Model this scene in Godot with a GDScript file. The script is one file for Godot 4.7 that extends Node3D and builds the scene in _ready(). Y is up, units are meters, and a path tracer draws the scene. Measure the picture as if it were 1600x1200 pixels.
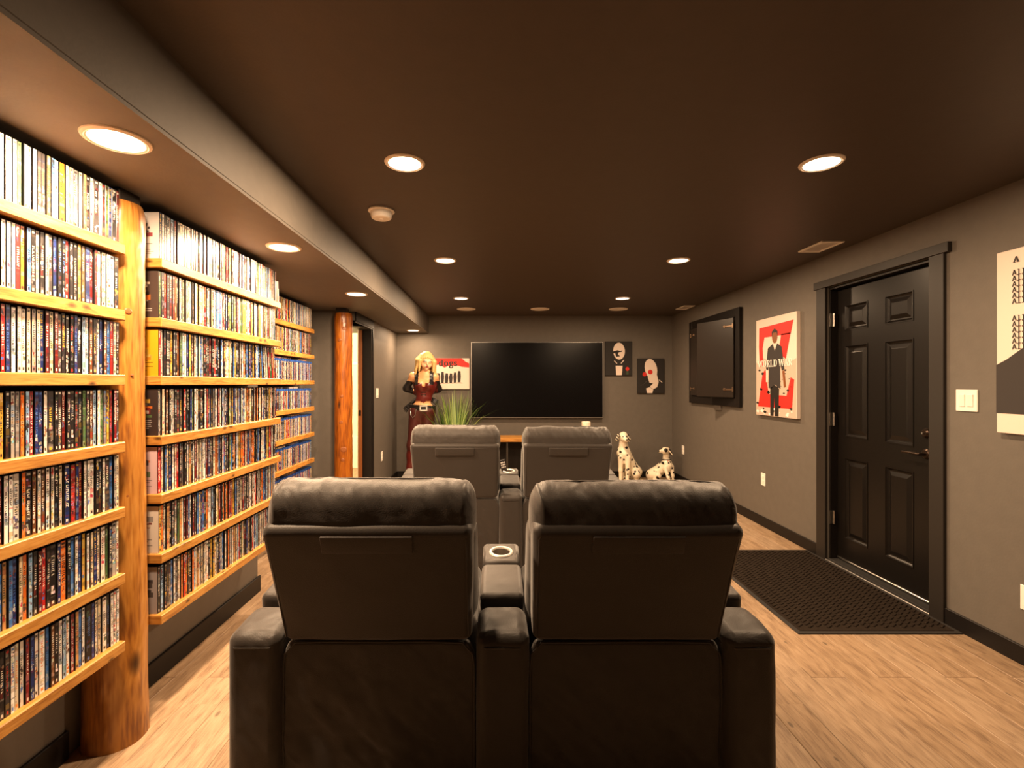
extends Node3D
# A basement home cinema: camera at the origin's x and z, eye 1.348 m above the floor, looking along -z.
# In the comments and arguments «depth» is the distance in front of the camera (z = -depth).

const CAM_Y := 1.348
const FOCAL := 770.0            # in pixels of a 1600 x 1200 frame
const CEIL_Y := 2.335
const SOFFIT_Y := 2.082
const SOFFIT_X := -0.979
const RIGHT_X := 2.53
const BACK_D := 7.11
const REAR_D := -1.3
const LAMP := Color(1.0, 0.84, 0.67)       # warm white downlights
const SHELF_TOPS := [1.856, 1.616, 1.381, 1.138, 0.902, 0.661, 0.415]
const ROW_WORDS := ["top", "second-highest", "third-highest", "middle", "third-lowest", "second-lowest", "bottom"]

var rng := RandomNumberGenerator.new()
var used := {}
var M := {}
var fields := {}
var noise := FastNoiseLite.new()

# ------------------------------------------------------------------ names and tags
func numbered(called: String) -> String:
	var n: int = used.get(called, 0)
	used[called] = n + 1
	return called if n == 0 else "%s_%03d" % [called, n]

func tag(o: Node3D, label: String, category: String, group := "") -> Node3D:
	o.set_meta("label", label)
	o.set_meta("category", category)
	if group != "":
		o.set_meta("group", group)
	return o

func base(called: String, label: String, category: String, at := Vector3.ZERO, turn := 0.0, group := "") -> Node3D:
	var o := Node3D.new()
	o.name = numbered(called)
	add_child(o)
	o.position = at
	o.rotation.y = turn
	tag(o, label, category, group)
	return o

func part(called: String, mesh: Mesh, material: Material, parent: Node3D, at := Vector3.ZERO, rot := Vector3.ZERO) -> MeshInstance3D:
	var o := MeshInstance3D.new()
	o.name = called
	o.mesh = mesh
	if material:
		o.material_override = material
	parent.add_child(o, true)
	o.position = at
	o.rotation = rot
	return o

func single(called: String, mesh: Mesh, material: Material, label: String, category: String, at := Vector3.ZERO, group := "") -> MeshInstance3D:
	var o := part(numbered(called), mesh, material, self, at)
	tag(o, label, category, group)
	return o

func struct(called: String, mesh: Mesh, material: Material, at := Vector3.ZERO) -> MeshInstance3D:
	var o := part(called, mesh, material, self, at)
	o.set_meta("kind", "structure")
	return o

func structnode(called: String, at := Vector3.ZERO) -> Node3D:
	var o := Node3D.new()
	o.name = called
	add_child(o)
	o.position = at
	o.set_meta("kind", "structure")
	return o

# ------------------------------------------------------------------ mesh building
class Shape:
	var v := PackedVector3Array()
	var n := PackedVector3Array()
	var uv := PackedVector2Array()
	var col := PackedColorArray()
	var idx := PackedInt32Array()
	var tint := Color.WHITE
	var xf := Transform3D()

	func vert(p: Vector3, nor: Vector3, t := Vector2.ZERO) -> int:
		v.append(xf * p)
		n.append((xf.basis * nor).normalized())
		uv.append(t)
		col.append(tint)
		return v.size() - 1

	func tri(a: int, b: int, c: int) -> void:
		var f := (v[b] - v[a]).cross(v[c] - v[a])
		if f.dot(n[a] + n[b] + n[c]) > 0.0:
			idx.append_array(PackedInt32Array([a, c, b]))
		else:
			idx.append_array(PackedInt32Array([a, b, c]))

	func quad(a: Vector3, b: Vector3, c: Vector3, d: Vector3, nor: Vector3, ua := Vector2.ZERO, ub := Vector2.ZERO, uc := Vector2.ZERO, ud := Vector2.ZERO) -> void:
		var i := vert(a, nor, ua)
		vert(b, nor, ub)
		vert(c, nor, uc)
		vert(d, nor, ud)
		tri(i, i + 1, i + 2)
		tri(i, i + 2, i + 3)

	# a box with chamfered edges; texture coordinates in metres along the two axes of each face
	func box(c: Vector3, s: Vector3, bev := 0.0, uv_off := Vector2.ZERO) -> void:
		var h := s / 2.0
		bev = minf(bev, minf(h.x, minf(h.y, h.z)) * 0.9)
		for ax in 3:
			var a1 := (ax + 1) % 3
			var a2 := (ax + 2) % 3
			for sg in [-1.0, 1.0]:
				var nor := Vector3.ZERO
				nor[ax] = sg
				var q: Array[Vector3] = []
				var t: Array[Vector2] = []
				for k in [[-1, -1], [1, -1], [1, 1], [-1, 1]]:
					var p := Vector3.ZERO
					p[ax] = h[ax] * sg
					p[a1] = (h[a1] - bev) * k[0]
					p[a2] = (h[a2] - bev) * k[1]
					q.append(c + p)
					t.append(Vector2(p[a1], p[a2]) + uv_off if s[a1] >= s[a2] else Vector2(p[a2], p[a1]) + uv_off)
				quad(q[0], q[1], q[2], q[3], nor, t[0], t[1], t[2], t[3])
		if bev <= 0.0:
			return
		for ax in 3:
			var a1 := (ax + 1) % 3
			var a2 := (ax + 2) % 3
			for s1 in [-1.0, 1.0]:
				for s2 in [-1.0, 1.0]:
					var nor := Vector3.ZERO
					nor[a1] = s1
					nor[a2] = s2
					var lo := -h[ax] + bev
					var hi := h[ax] - bev
					var p := Vector3.ZERO
					var q := Vector3.ZERO
					p[a1] = h[a1] * s1
					p[a2] = (h[a2] - bev) * s2
					q[a1] = (h[a1] - bev) * s1
					q[a2] = h[a2] * s2
					var e := Vector3.ZERO
					e[ax] = 1.0
					quad(c + p + e * lo, c + p + e * hi, c + q + e * hi, c + q + e * lo, nor.normalized(), Vector2(lo, h[a2]) + uv_off, Vector2(hi, h[a2]) + uv_off, Vector2(hi, h[a2]) + uv_off, Vector2(lo, h[a2]) + uv_off)
		for sx in [-1.0, 1.0]:
			for sy in [-1.0, 1.0]:
				for sz in [-1.0, 1.0]:
					var nor := Vector3(sx, sy, sz).normalized()
					var i := vert(c + Vector3(h.x * sx, (h.y - bev) * sy, (h.z - bev) * sz), nor)
					vert(c + Vector3((h.x - bev) * sx, h.y * sy, (h.z - bev) * sz), nor)
					vert(c + Vector3((h.x - bev) * sx, (h.y - bev) * sy, h.z * sz), nor)
					tri(i, i + 1, i + 2)

	# lathe about the y axis through c: profile of (radius, y)
	func lathe(c: Vector3, prof: PackedVector2Array, segs := 24) -> void:
		for k in prof.size() - 1:
			var p := prof[k]
			var q := prof[k + 1]
			var d := (q - p)
			var out := Vector2(d.y, -d.x).normalized()
			var first := v.size()
			for i in segs + 1:
				var a := TAU * i / segs
				var e := Vector3(cos(a), 0, sin(a))
				var nor := e * out.x + Vector3(0, out.y, 0)
				vert(c + e * p.x + Vector3(0, p.y, 0), nor, Vector2(float(i) / segs, p.y))
				vert(c + e * q.x + Vector3(0, q.y, 0), nor, Vector2(float(i) / segs, q.y))
			for i in segs:
				var b := first + i * 2
				if p.x > 1e-6:
					tri(b, b + 2, b + 1)
				if q.x > 1e-6:
					tri(b + 1, b + 2, b + 3)

	# round tube along points
	func tube(pts: PackedVector3Array, r0: float, r1: float, segs := 8, caps := true) -> void:
		var rings := []
		var side := Vector3.ZERO
		for i in pts.size():
			var d := (pts[mini(i + 1, pts.size() - 1)] - pts[maxi(i - 1, 0)]).normalized()
			if side == Vector3.ZERO:
				side = d.cross(Vector3.UP if absf(d.y) < 0.9 else Vector3.RIGHT).normalized()
			side = (side - d * side.dot(d)).normalized()
			var other := d.cross(side)
			var r := lerpf(r0, r1, float(i) / (pts.size() - 1))
			var ring := PackedInt32Array()
			for k in segs:
				var a := TAU * k / segs
				var e := side * cos(a) + other * sin(a)
				ring.append(vert(pts[i] + e * r, e, Vector2(float(k) / segs, float(i) / pts.size())))
			rings.append(ring)
			if i > 0:
				var lo: PackedInt32Array = rings[i - 1]
				for k in segs:
					var k2 := (k + 1) % segs
					tri(lo[k], lo[k2], ring[k])
					tri(lo[k2], ring[k2], ring[k])
			if caps and (i == 0 or i == pts.size() - 1):
				var cn := d * (-1.0 if i == 0 else 1.0)
				var m := vert(pts[i], cn)
				var rim := v.size()
				for k in segs:
					var a := TAU * k / segs
					vert(pts[i] + (side * cos(a) + other * sin(a)) * r, cn)
				for k in segs:
					tri(m, rim + k, rim + (k + 1) % segs)

	# rounded box, soft like upholstery; bend moves each point
	func cushion(c: Vector3, s: Vector3, r: float, step := 0.03, bend = null) -> void:
		var h := s / 2.0
		r = minf(r, minf(h.x, minf(h.y, h.z)) * 0.999)
		var ticks := []
		for ax in 3:
			var t := PackedFloat32Array()
			for k in 5:
				t.append(-h[ax] + r * (1.0 - tan(PI / 4 * (4 - k) / 4.0)))
			var inner := 2.0 * (h[ax] - r)
			var m := maxi(1, int(ceil(inner / step)))
			for k in range(1, m):
				t.append(-h[ax] + r + inner * k / m)
			for k in 5:
				t.append(h[ax] - r * (1.0 - tan(PI / 4 * k / 4.0)))
			ticks.append(t)
		var put := func(q: Vector3) -> Vector3:
			var inn := q.clamp(-h + Vector3.ONE * r, h - Vector3.ONE * r)
			var p: Vector3 = c + inn + (q - inn).normalized() * r
			return bend.call(p) if bend != null else p
		for ax in 3:
			var a1 := (ax + 1) % 3
			var a2 := (ax + 2) % 3
			var t1: PackedFloat32Array = ticks[a1]
			var t2: PackedFloat32Array = ticks[a2]
			for sg in [-1.0, 1.0]:
				var first := v.size()
				for i in t1.size():
					for j in t2.size():
						var q := Vector3.ZERO
						q[ax] = h[ax] * sg
						q[a1] = t1[i]
						q[a2] = t2[j]
						var e1 := Vector3.ZERO
						var e2 := Vector3.ZERO
						e1[a1] = 0.0015
						e2[a2] = 0.0015
						var p: Vector3 = put.call(q)
						var d1: Vector3 = put.call(q + e1) - put.call(q - e1)
						var d2: Vector3 = put.call(q + e2) - put.call(q - e2)
						var nor: Vector3 = d1.cross(d2).normalized() * sg
						vert(p, nor, Vector2(q[a1], q[a2]))
				for i in t1.size() - 1:
					for j in t2.size() - 1:
						var b := first + i * t2.size() + j
						tri(b, b + 1, b + t2.size())
						tri(b + 1, b + t2.size() + 1, b + t2.size())

	# flat polygon (x, y) given thickness along z, front face towards +z
	func slab(poly: PackedVector2Array, z0: float, z1: float) -> void:
		var t := Geometry2D.triangulate_polygon(poly)
		for side in 2:
			var z := z0 if side == 0 else z1
			var first := v.size()
			for p in poly:
				vert(Vector3(p.x, p.y, z), Vector3(0, 0, -1 if side == 0 else 1), p)
			for k in range(0, t.size(), 3):
				tri(first + t[k], first + t[k + 1], first + t[k + 2])
		for k in poly.size():
			var p := poly[k]
			var q := poly[(k + 1) % poly.size()]
			var mid := (p + q) / 2.0
			var nor := Vector2(q.y - p.y, p.x - q.x).normalized()
			if Geometry2D.is_point_in_polygon(mid + nor * 0.0005, poly):
				nor = -nor
			quad(Vector3(p.x, p.y, z0), Vector3(q.x, q.y, z0), Vector3(q.x, q.y, z1), Vector3(p.x, p.y, z1), Vector3(nor.x, nor.y, 0))

	func done() -> ArrayMesh:
		var a := []
		a.resize(Mesh.ARRAY_MAX)
		a[Mesh.ARRAY_VERTEX] = v
		a[Mesh.ARRAY_NORMAL] = n
		a[Mesh.ARRAY_TEX_UV] = uv
		a[Mesh.ARRAY_COLOR] = col
		a[Mesh.ARRAY_INDEX] = idx
		var m := ArrayMesh.new()
		m.add_surface_from_arrays(Mesh.PRIMITIVE_TRIANGLES, a)
		return m

func box_mesh(s: Vector3, bev := 0.0, c := Vector3.ZERO, off := Vector2.ZERO) -> ArrayMesh:
	var b := Shape.new()
	b.box(c, s, bev, off)
	return b.done()

# box between two corners given as (x, y, depth)
func span(x0: float, x1: float, y0: float, y1: float, d0: float, d1: float, bev := 0.0) -> ArrayMesh:
	return box_mesh(Vector3(x1 - x0, y1 - y0, d1 - d0), bev, Vector3((x0 + x1) / 2, (y0 + y1) / 2, -(d0 + d1) / 2))

func lathe_mesh(prof: Array, segs := 24) -> ArrayMesh:
	var b := Shape.new()
	var p := PackedVector2Array()
	for q in prof:
		p.append(Vector2(q[0], q[1]))
	b.lathe(Vector3.ZERO, p, segs)
	return b.done()

# ------------------------------------------------------------------ bodies: distance field of tapered capsules, meshed as surface nets
class Field:
	var o: Vector3
	var cell: float
	var nx: int
	var ny: int
	var nz: int
	var d := PackedFloat32Array()

	func _init(bones: Array, size: float, k: float, pad := 0.03) -> void:
		cell = size
		var lo := Vector3.ONE * 1e9
		var hi := -lo
		for b in bones:
			for e in [[b[0], b[2]], [b[1], b[3]]]:
				lo = lo.min(e[0] - Vector3.ONE * (e[1] + pad))
				hi = hi.max(e[0] + Vector3.ONE * (e[1] + pad))
		o = lo
		nx = int((hi.x - lo.x) / cell) + 2
		ny = int((hi.y - lo.y) / cell) + 2
		nz = int((hi.z - lo.z) / cell) + 2
		d.resize(nx * ny * nz)
		d.fill(1.0)
		for b in bones:
			var a: Vector3 = b[0]
			var ba: Vector3 = b[1] - a
			var ra: float = b[2]
			var dr: float = b[3] - ra
			var big := maxf(b[2], b[3]) + pad
			var lo_c := ((a.min(b[1]) - Vector3.ONE * big - o) / cell).floor()
			var hi_c := ((a.max(b[1]) + Vector3.ONE * big - o) / cell).ceil()
			var len2 := maxf(ba.length_squared(), 1e-9)
			for z in range(maxi(0, int(lo_c.z)), mini(nz, int(hi_c.z) + 1)):
				for y in range(maxi(0, int(lo_c.y)), mini(ny, int(hi_c.y) + 1)):
					var row := (z * ny + y) * nx
					for x in range(maxi(0, int(lo_c.x)), mini(nx, int(hi_c.x) + 1)):
						var p := o + Vector3(x, y, z) * cell - a
						var h := clampf(p.dot(ba) / len2, 0.0, 1.0)
						var e := (p - ba * h).length() - ra - dr * h
						var was := d[row + x]
						if was - e >= k:
							d[row + x] = e
						elif e - was < k:
							var t := (k - absf(was - e)) / k
							d[row + x] = minf(was, e) - t * t * k * 0.25

	func net(iso: float, keep = null, paint = null) -> ArrayMesh:
		var at := {}
		var s := Shape.new()
		var sx := nx
		var sy := nx * ny
		for z in nz - 1:
			for y in ny - 1:
				var row := (z * ny + y) * nx
				for x in nx - 1:
					var i := row + x
					var c0 := d[i] - iso
					if c0 > cell * 2.0 or c0 < -cell * 2.0:
						continue
					var w := [c0, d[i + 1] - iso, d[i + sx] - iso, d[i + sx + 1] - iso, d[i + sy] - iso, d[i + sy + 1] - iso, d[i + sy + sx] - iso, d[i + sy + sx + 1] - iso]
					var neg := 0
					for k in 8:
						if w[k] < 0.0:
							neg += 1
					if neg == 0 or neg == 8:
						continue
					var sum := Vector3.ZERO
					var cnt := 0
					for e in [[0, 1], [2, 3], [4, 5], [6, 7], [0, 2], [1, 3], [4, 6], [5, 7], [0, 4], [1, 5], [2, 6], [3, 7]]:
						var a: float = w[e[0]]
						var b: float = w[e[1]]
						if (a < 0.0) != (b < 0.0):
							var t := a / (a - b)
							var pa := Vector3(e[0] & 1, (e[0] >> 1) & 1, e[0] >> 2)
							var pb := Vector3(e[1] & 1, (e[1] >> 1) & 1, e[1] >> 2)
							sum += pa.lerp(pb, t)
							cnt += 1
					var p := o + (Vector3(x, y, z) + sum / cnt) * cell
					var g := Vector3(w[1] + w[3] + w[5] + w[7] - w[0] - w[2] - w[4] - w[6], w[2] + w[3] + w[6] + w[7] - w[0] - w[1] - w[4] - w[5], w[4] + w[5] + w[6] + w[7] - w[0] - w[1] - w[2] - w[3]).normalized()
					if paint != null:
						s.tint = paint.call(p, g)
					at[i] = s.vert(p, g)
		for i: int in at:
			var x := i % nx
			var y := (i / nx) % ny
			var z := i / sy
			if x == 0 or y == 0 or z == 0:
				continue
			var inside := d[i] - iso < 0.0
			for ax in 3:
				var st: int = [1, sx, sy][ax]
				if (d[i + st] - iso < 0.0) == inside:
					continue
				var u: int = [sx, sy, 1][ax]
				var q: int = [sy, 1, sx][ax]
				if not (at.has(i - u) and at.has(i - q) and at.has(i - u - q)):
					continue
				var f := [at[i], at[i - u], at[i - u - q], at[i - q]]
				if keep != null and not keep.call((s.v[f[0]] + s.v[f[2]]) / 2.0):
					continue
				s.tri(f[0], f[1], f[2])
				s.tri(f[0], f[2], f[3])
		return s.done()

# ------------------------------------------------------------------ materials
func mat(called: String, c: Color, rough := 0.7, metal := 0.0, spec := 0.5) -> StandardMaterial3D:
	var m := StandardMaterial3D.new()
	m.resource_name = called
	m.albedo_color = c
	m.roughness = rough
	m.metallic = metal
	m.metallic_specular = spec
	M[called] = m
	return m

func rgb8(r: float, g: float, b: float) -> Color:
	return Color(r / 255.0, g / 255.0, b / 255.0)

func tex(im: Image) -> ImageTexture:
	return ImageTexture.create_from_image(im)

# wood: u runs along the grain
func wood_image(w: int, h: int, dark: Color, mid: Color, light: Color, sd: int, stretch := 14.0, knots := 0, seam := 0.25, knot_depth := 0.85) -> Image:
	var nz := FastNoiseLite.new()
	nz.seed = sd
	nz.noise_type = FastNoiseLite.TYPE_SIMPLEX_SMOOTH
	nz.frequency = 1.0
	nz.fractal_octaves = 4
	var im := Image.create_empty(w, h, false, Image.FORMAT_RGB8)
	var r := RandomNumberGenerator.new()
	r.seed = sd
	var ks := []
	for k in knots:
		ks.append(Vector3(r.randf() * w, r.randf() * h, r.randf_range(4.0, 9.0)))
	for y in h:
		for x in w:
			var u := float(x)
			var v := float(y)
			var near := 0.0
			for k in ks:
				var dx: float = (u - k.x) / 2.2
				var dy: float = v - k.y
				var q: float = sqrt(dx * dx + dy * dy) / k.z
				if q < 5.0:
					var push := exp(-q * q * 0.35)
					v += signf(dy) * push * k.z * 0.9
					near = maxf(near, 1.0 - q * 0.75)
			var fine := nz.get_noise_2d(u / (stretch * 9.0), v / 5.5)
			var broad := nz.get_noise_2d(u / (stretch * 26.0) + 40.0, v / 34.0)
			var ring := sin((v / 9.0 + broad * 5.0) * 2.0) * seam
			var t := 0.5 + fine * 0.42 + broad * 0.45 + ring * 0.35
			var c := dark.lerp(mid, clampf(t * 2.0, 0, 1)) if t < 0.5 else mid.lerp(light, clampf(t * 2.0 - 1.0, 0, 1))
			if near > 0.0:
				c = c.lerp(dark.darkened(0.55), clampf(near, 0, knot_depth))
			im.set_pixel(x, y, c)
	return im

func grain_normal(freq: float, sd: int, strength: float, size := 256) -> NoiseTexture2D:
	var f := FastNoiseLite.new()
	f.seed = sd
	f.frequency = freq
	f.fractal_octaves = 3
	var t := NoiseTexture2D.new()
	t.width = size
	t.height = size
	t.seamless = true
	t.noise = f
	t.as_normal_map = true
	t.bump_strength = strength
	return t

func paint_walls(called: String, c: Color, rough: float) -> StandardMaterial3D:
	var m := mat(called, c, rough, 0.0, 0.4)
	m.uv1_triplanar = true
	m.uv1_world_triplanar = true
	m.uv1_scale = Vector3(1.6, 1.6, 1.6)
	m.normal_enabled = true
	m.normal_texture = grain_normal(0.16, 5, 2.0)
	m.normal_scale = 0.05
	var f := FastNoiseLite.new()
	f.seed = 9
	f.frequency = 0.012
	f.fractal_octaves = 4
	var g := Gradient.new()
	g.set_color(0, Color(0.955, 0.955, 0.955))
	g.set_color(1, Color(1.0, 1.0, 1.0))
	var t := NoiseTexture2D.new()
	t.width = 512
	t.height = 512
	t.seamless = true
	t.noise = f
	t.color_ramp = g
	m.albedo_texture = t
	return m

func make_materials() -> void:
	paint_walls("wall_paint", rgb8(102, 96, 89), 0.62)
	paint_walls("ceiling_paint", rgb8(76, 66, 57), 0.5)
	mat("side_room_paint", rgb8(232, 224, 200), 0.7)
	mat("trim_black", rgb8(24, 20, 18), 0.45, 0.0, 0.33)
	mat("door_black", rgb8(19, 16, 14), 0.32, 0.0, 0.33)
	mat("casing", rgb8(37, 32, 28), 0.5, 0.0, 0.4)
	mat("white_plastic", rgb8(238, 233, 224), 0.4)
	mat("grille_white", rgb8(236, 230, 222), 0.7)
	mat("gap_dark", rgb8(24, 22, 20), 0.8)
	mat("steel", rgb8(190, 186, 180), 0.3, 1.0)
	mat("chrome", rgb8(236, 232, 224), 0.34, 0.5)
	mat("cup_steel", rgb8(150, 143, 134), 0.4, 0.9)
	mat("bronze", rgb8(58, 46, 38), 0.3, 0.8)
	mat("leg_metal", rgb8(70, 66, 62), 0.4, 0.7)
	mat("screen", rgb8(8, 7, 8), 0.24, 0.0, 0.3)
	mat("bezel", rgb8(150, 146, 142), 0.35, 0.8)
	mat("canvas_side", rgb8(225, 214, 196), 0.8)
	mat("canvas_black", rgb8(28, 24, 22), 0.75)
	mat("cream_paint", rgb8(224, 207, 194), 0.7)
	mat("red_paint", rgb8(200, 34, 24), 0.6)
	mat("green_paint", rgb8(52, 66, 44), 0.7)
	mat("ink", rgb8(44, 38, 36), 0.7)
	mat("pale_ink", rgb8(232, 226, 216), 0.7)
	mat("haze_grey", rgb8(190, 172, 156), 0.7)
	mat("candle", rgb8(240, 228, 208), 0.5)
	mat("pot", rgb8(48, 44, 42), 0.5)
	mat("blade", rgb8(138, 150, 62), 0.55)
	M.blade.vertex_color_use_as_albedo = true
	M.blade.albedo_color = Color.WHITE
	mat("remote_black", rgb8(34, 30, 30), 0.4)
	mat("remote_keys", rgb8(196, 190, 186), 0.5)
	var led := mat("lamp_face", Color(1, 0.95, 0.86), 0.6)
	led.emission_enabled = true
	led.emission = Color(1.0, 0.93, 0.80)
	led.emission_energy_multiplier = 6.0
	mat("lamp_ring", rgb8(232, 220, 204), 0.5)
	mat("statue", Color.WHITE, 0.4)
	M.statue.vertex_color_use_as_albedo = true
	mat("ceramic", Color.WHITE, 0.26)
	M.ceramic.vertex_color_use_as_albedo = true
	mat("statue_black", rgb8(24, 21, 22), 0.35)
	mat("statue_red", rgb8(92, 26, 22), 0.33)
	mat("statue_wine", rgb8(74, 30, 26), 0.36)
	mat("statue_hair", rgb8(224, 188, 124), 0.5)
	mat("statue_base", rgb8(190, 178, 164), 0.6)

	mat("shutter", rgb8(36, 30, 26), 0.4, 0.0, 0.36)
	mat("hinge_bronze", rgb8(120, 98, 78), 0.35, 0.7)
	# upholstery
	var le := mat("leather", rgb8(49, 44, 40), 0.5, 0.0, 0.38)
	le.rim_enabled = true
	le.rim = 0.85
	le.rim_tint = 0.2
	le.uv1_triplanar = true
	le.uv1_scale = Vector3(7, 7, 7)
	le.normal_enabled = true
	le.normal_texture = grain_normal(0.11, 21, 3.0)
	le.normal_scale = 0.22
	var ls := le.duplicate() as StandardMaterial3D
	ls.resource_name = "leather_seam"
	ls.albedo_color = rgb8(44, 38, 35)
	M["leather_seam"] = ls

	# woods
	var pine := mat("pine", Color.WHITE, 0.42)
	pine.albedo_texture = tex(wood_image(1024, 128, rgb8(134, 84, 30), rgb8(174, 122, 54), rgb8(190, 142, 74), 3, 10.0, 5, 0.3))
	pine.uv1_scale = Vector3(0.9, 7.0, 1)
	var lg := mat("log_honey", Color.WHITE, 0.36)
	lg.albedo_texture = tex(wood_image(1024, 256, rgb8(104, 58, 20), rgb8(158, 104, 40), rgb8(182, 130, 62), 11, 9.0, 9, 0.2))
	var lr := mat("log_amber", Color.WHITE, 0.34)
	lr.albedo_texture = tex(wood_image(1024, 256, rgb8(88, 42, 10), rgb8(140, 76, 15), rgb8(160, 98, 28), 17, 9.0, 11, 0.2))
	var ed := mat("door_edge_wood", rgb8(128, 72, 30), 0.5)
	ed.resource_name = "door_edge_wood"
	for k in 3:
		var sh: float = [0.0, 0.05, -0.06][k]
		var fl := mat("plank%d" % k, Color.WHITE, 0.5)
		var t := func(c: Color) -> Color: return c.lightened(sh) if sh > 0 else c.darkened(-sh)
		fl.albedo_texture = tex(wood_image(1024, 256, t.call(rgb8(118, 94, 72)), t.call(rgb8(156, 130, 102)), t.call(rgb8(176, 150, 122)), 31 + k * 7, 8.0, 2, 0.12, 0.45))
		fl.uv1_scale = Vector3(0.8, 3.2, 1)

	# fibres of the entrance mat
	var im := Image.create_empty(256, 256, false, Image.FORMAT_RGB8)
	var nz := FastNoiseLite.new()
	nz.seed = 4
	nz.frequency = 0.4
	var ny := FastNoiseLite.new()
	ny.seed = 8
	ny.frequency = 0.02
	for y in 256:
		for x in 256:
			var b := ny.get_noise_2d(x, y) * 0.5 + 0.5
			im.set_pixel(x, y, rgb8(28, 23, 20).lerp(rgb8(60, 50, 40), clampf(0.5 + nz.get_noise_2d(x, y) * 0.8, 0, 1) * (0.5 + 0.5 * b)))
	for k in 60:
		im.set_pixel(rng.randi() % 256, rng.randi() % 256, rgb8(170, 150, 120))
	var mt := mat("mat_pile", Color.WHITE, 0.95, 0.0, 0.2)
	mt.albedo_texture = tex(im)
	mt.uv1_scale = Vector3(2.6, 2.6, 1)
	mat("mat_rubber", rgb8(32, 28, 25), 0.8)
	make_case_atlas()

# ------------------------------------------------------------------ film case artwork
const CELLS := 160          # spine designs, 32 to a row of the atlas
const FONT := {"A": "7E1111117E", "B": "7F49494936", "C": "3E41414122", "D": "7F4141221C", "E": "7F49494941", "H": "7F0808087F", "I": "00417F4100", "J": "2040413F01", "L": "7F40404040",
	"N": "7F0408107F", "O": "3E4141413E", "R": "7F09192946", "S": "4649494931", "T": "01017F0101", "U": "3F4040403F", "V": "1F2040201F"}
const SPINES := {4: "COLLATERAL", 21: "DEJA VU", 38: "BURIED", 55: "CONTRACT", 72: "ILLUSIONIST"}
const TONES := [["black", 22, 20, 22], ["black", 30, 26, 26], ["black", 16, 18, 24], ["charcoal", 52, 48, 48], ["white", 226, 220, 212], ["white", 214, 206, 198], ["cream", 222, 204, 172], ["white", 235, 232, 228],
	["grey", 150, 146, 142], ["dark blue", 28, 42, 96], ["blue", 58, 108, 178], ["light blue", 140, 178, 214], ["red", 176, 30, 28], ["dark red", 96, 24, 24], ["orange", 212, 104, 34], ["yellow", 196, 156, 60],
	["brown", 104, 66, 40], ["tan", 188, 142, 92], ["green", 74, 104, 62], ["white", 222, 214, 204], ["white", 230, 222, 210], ["charcoal", 62, 58, 60], ["dark red", 120, 30, 34], ["cream", 214, 200, 176], ["black", 34, 30, 34], ["grey", 120, 116, 116]]
var tone_of := PackedInt32Array()

func write_down(im: Image, x0: int, y0: int, word: String, c: Color) -> void:
	var y := y0
	for ch in word:
		if FONT.has(ch):
			for k in 5:
				var bits: int = ("0x" + FONT[ch].substr(k * 2, 2)).hex_to_int()
				for b in 7:
					if bits & (1 << b):
						im.fill_rect(Rect2i(x0 + (6 - b) * 2, y + k * 2, 2, 2), c)
		y += 13

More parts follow.
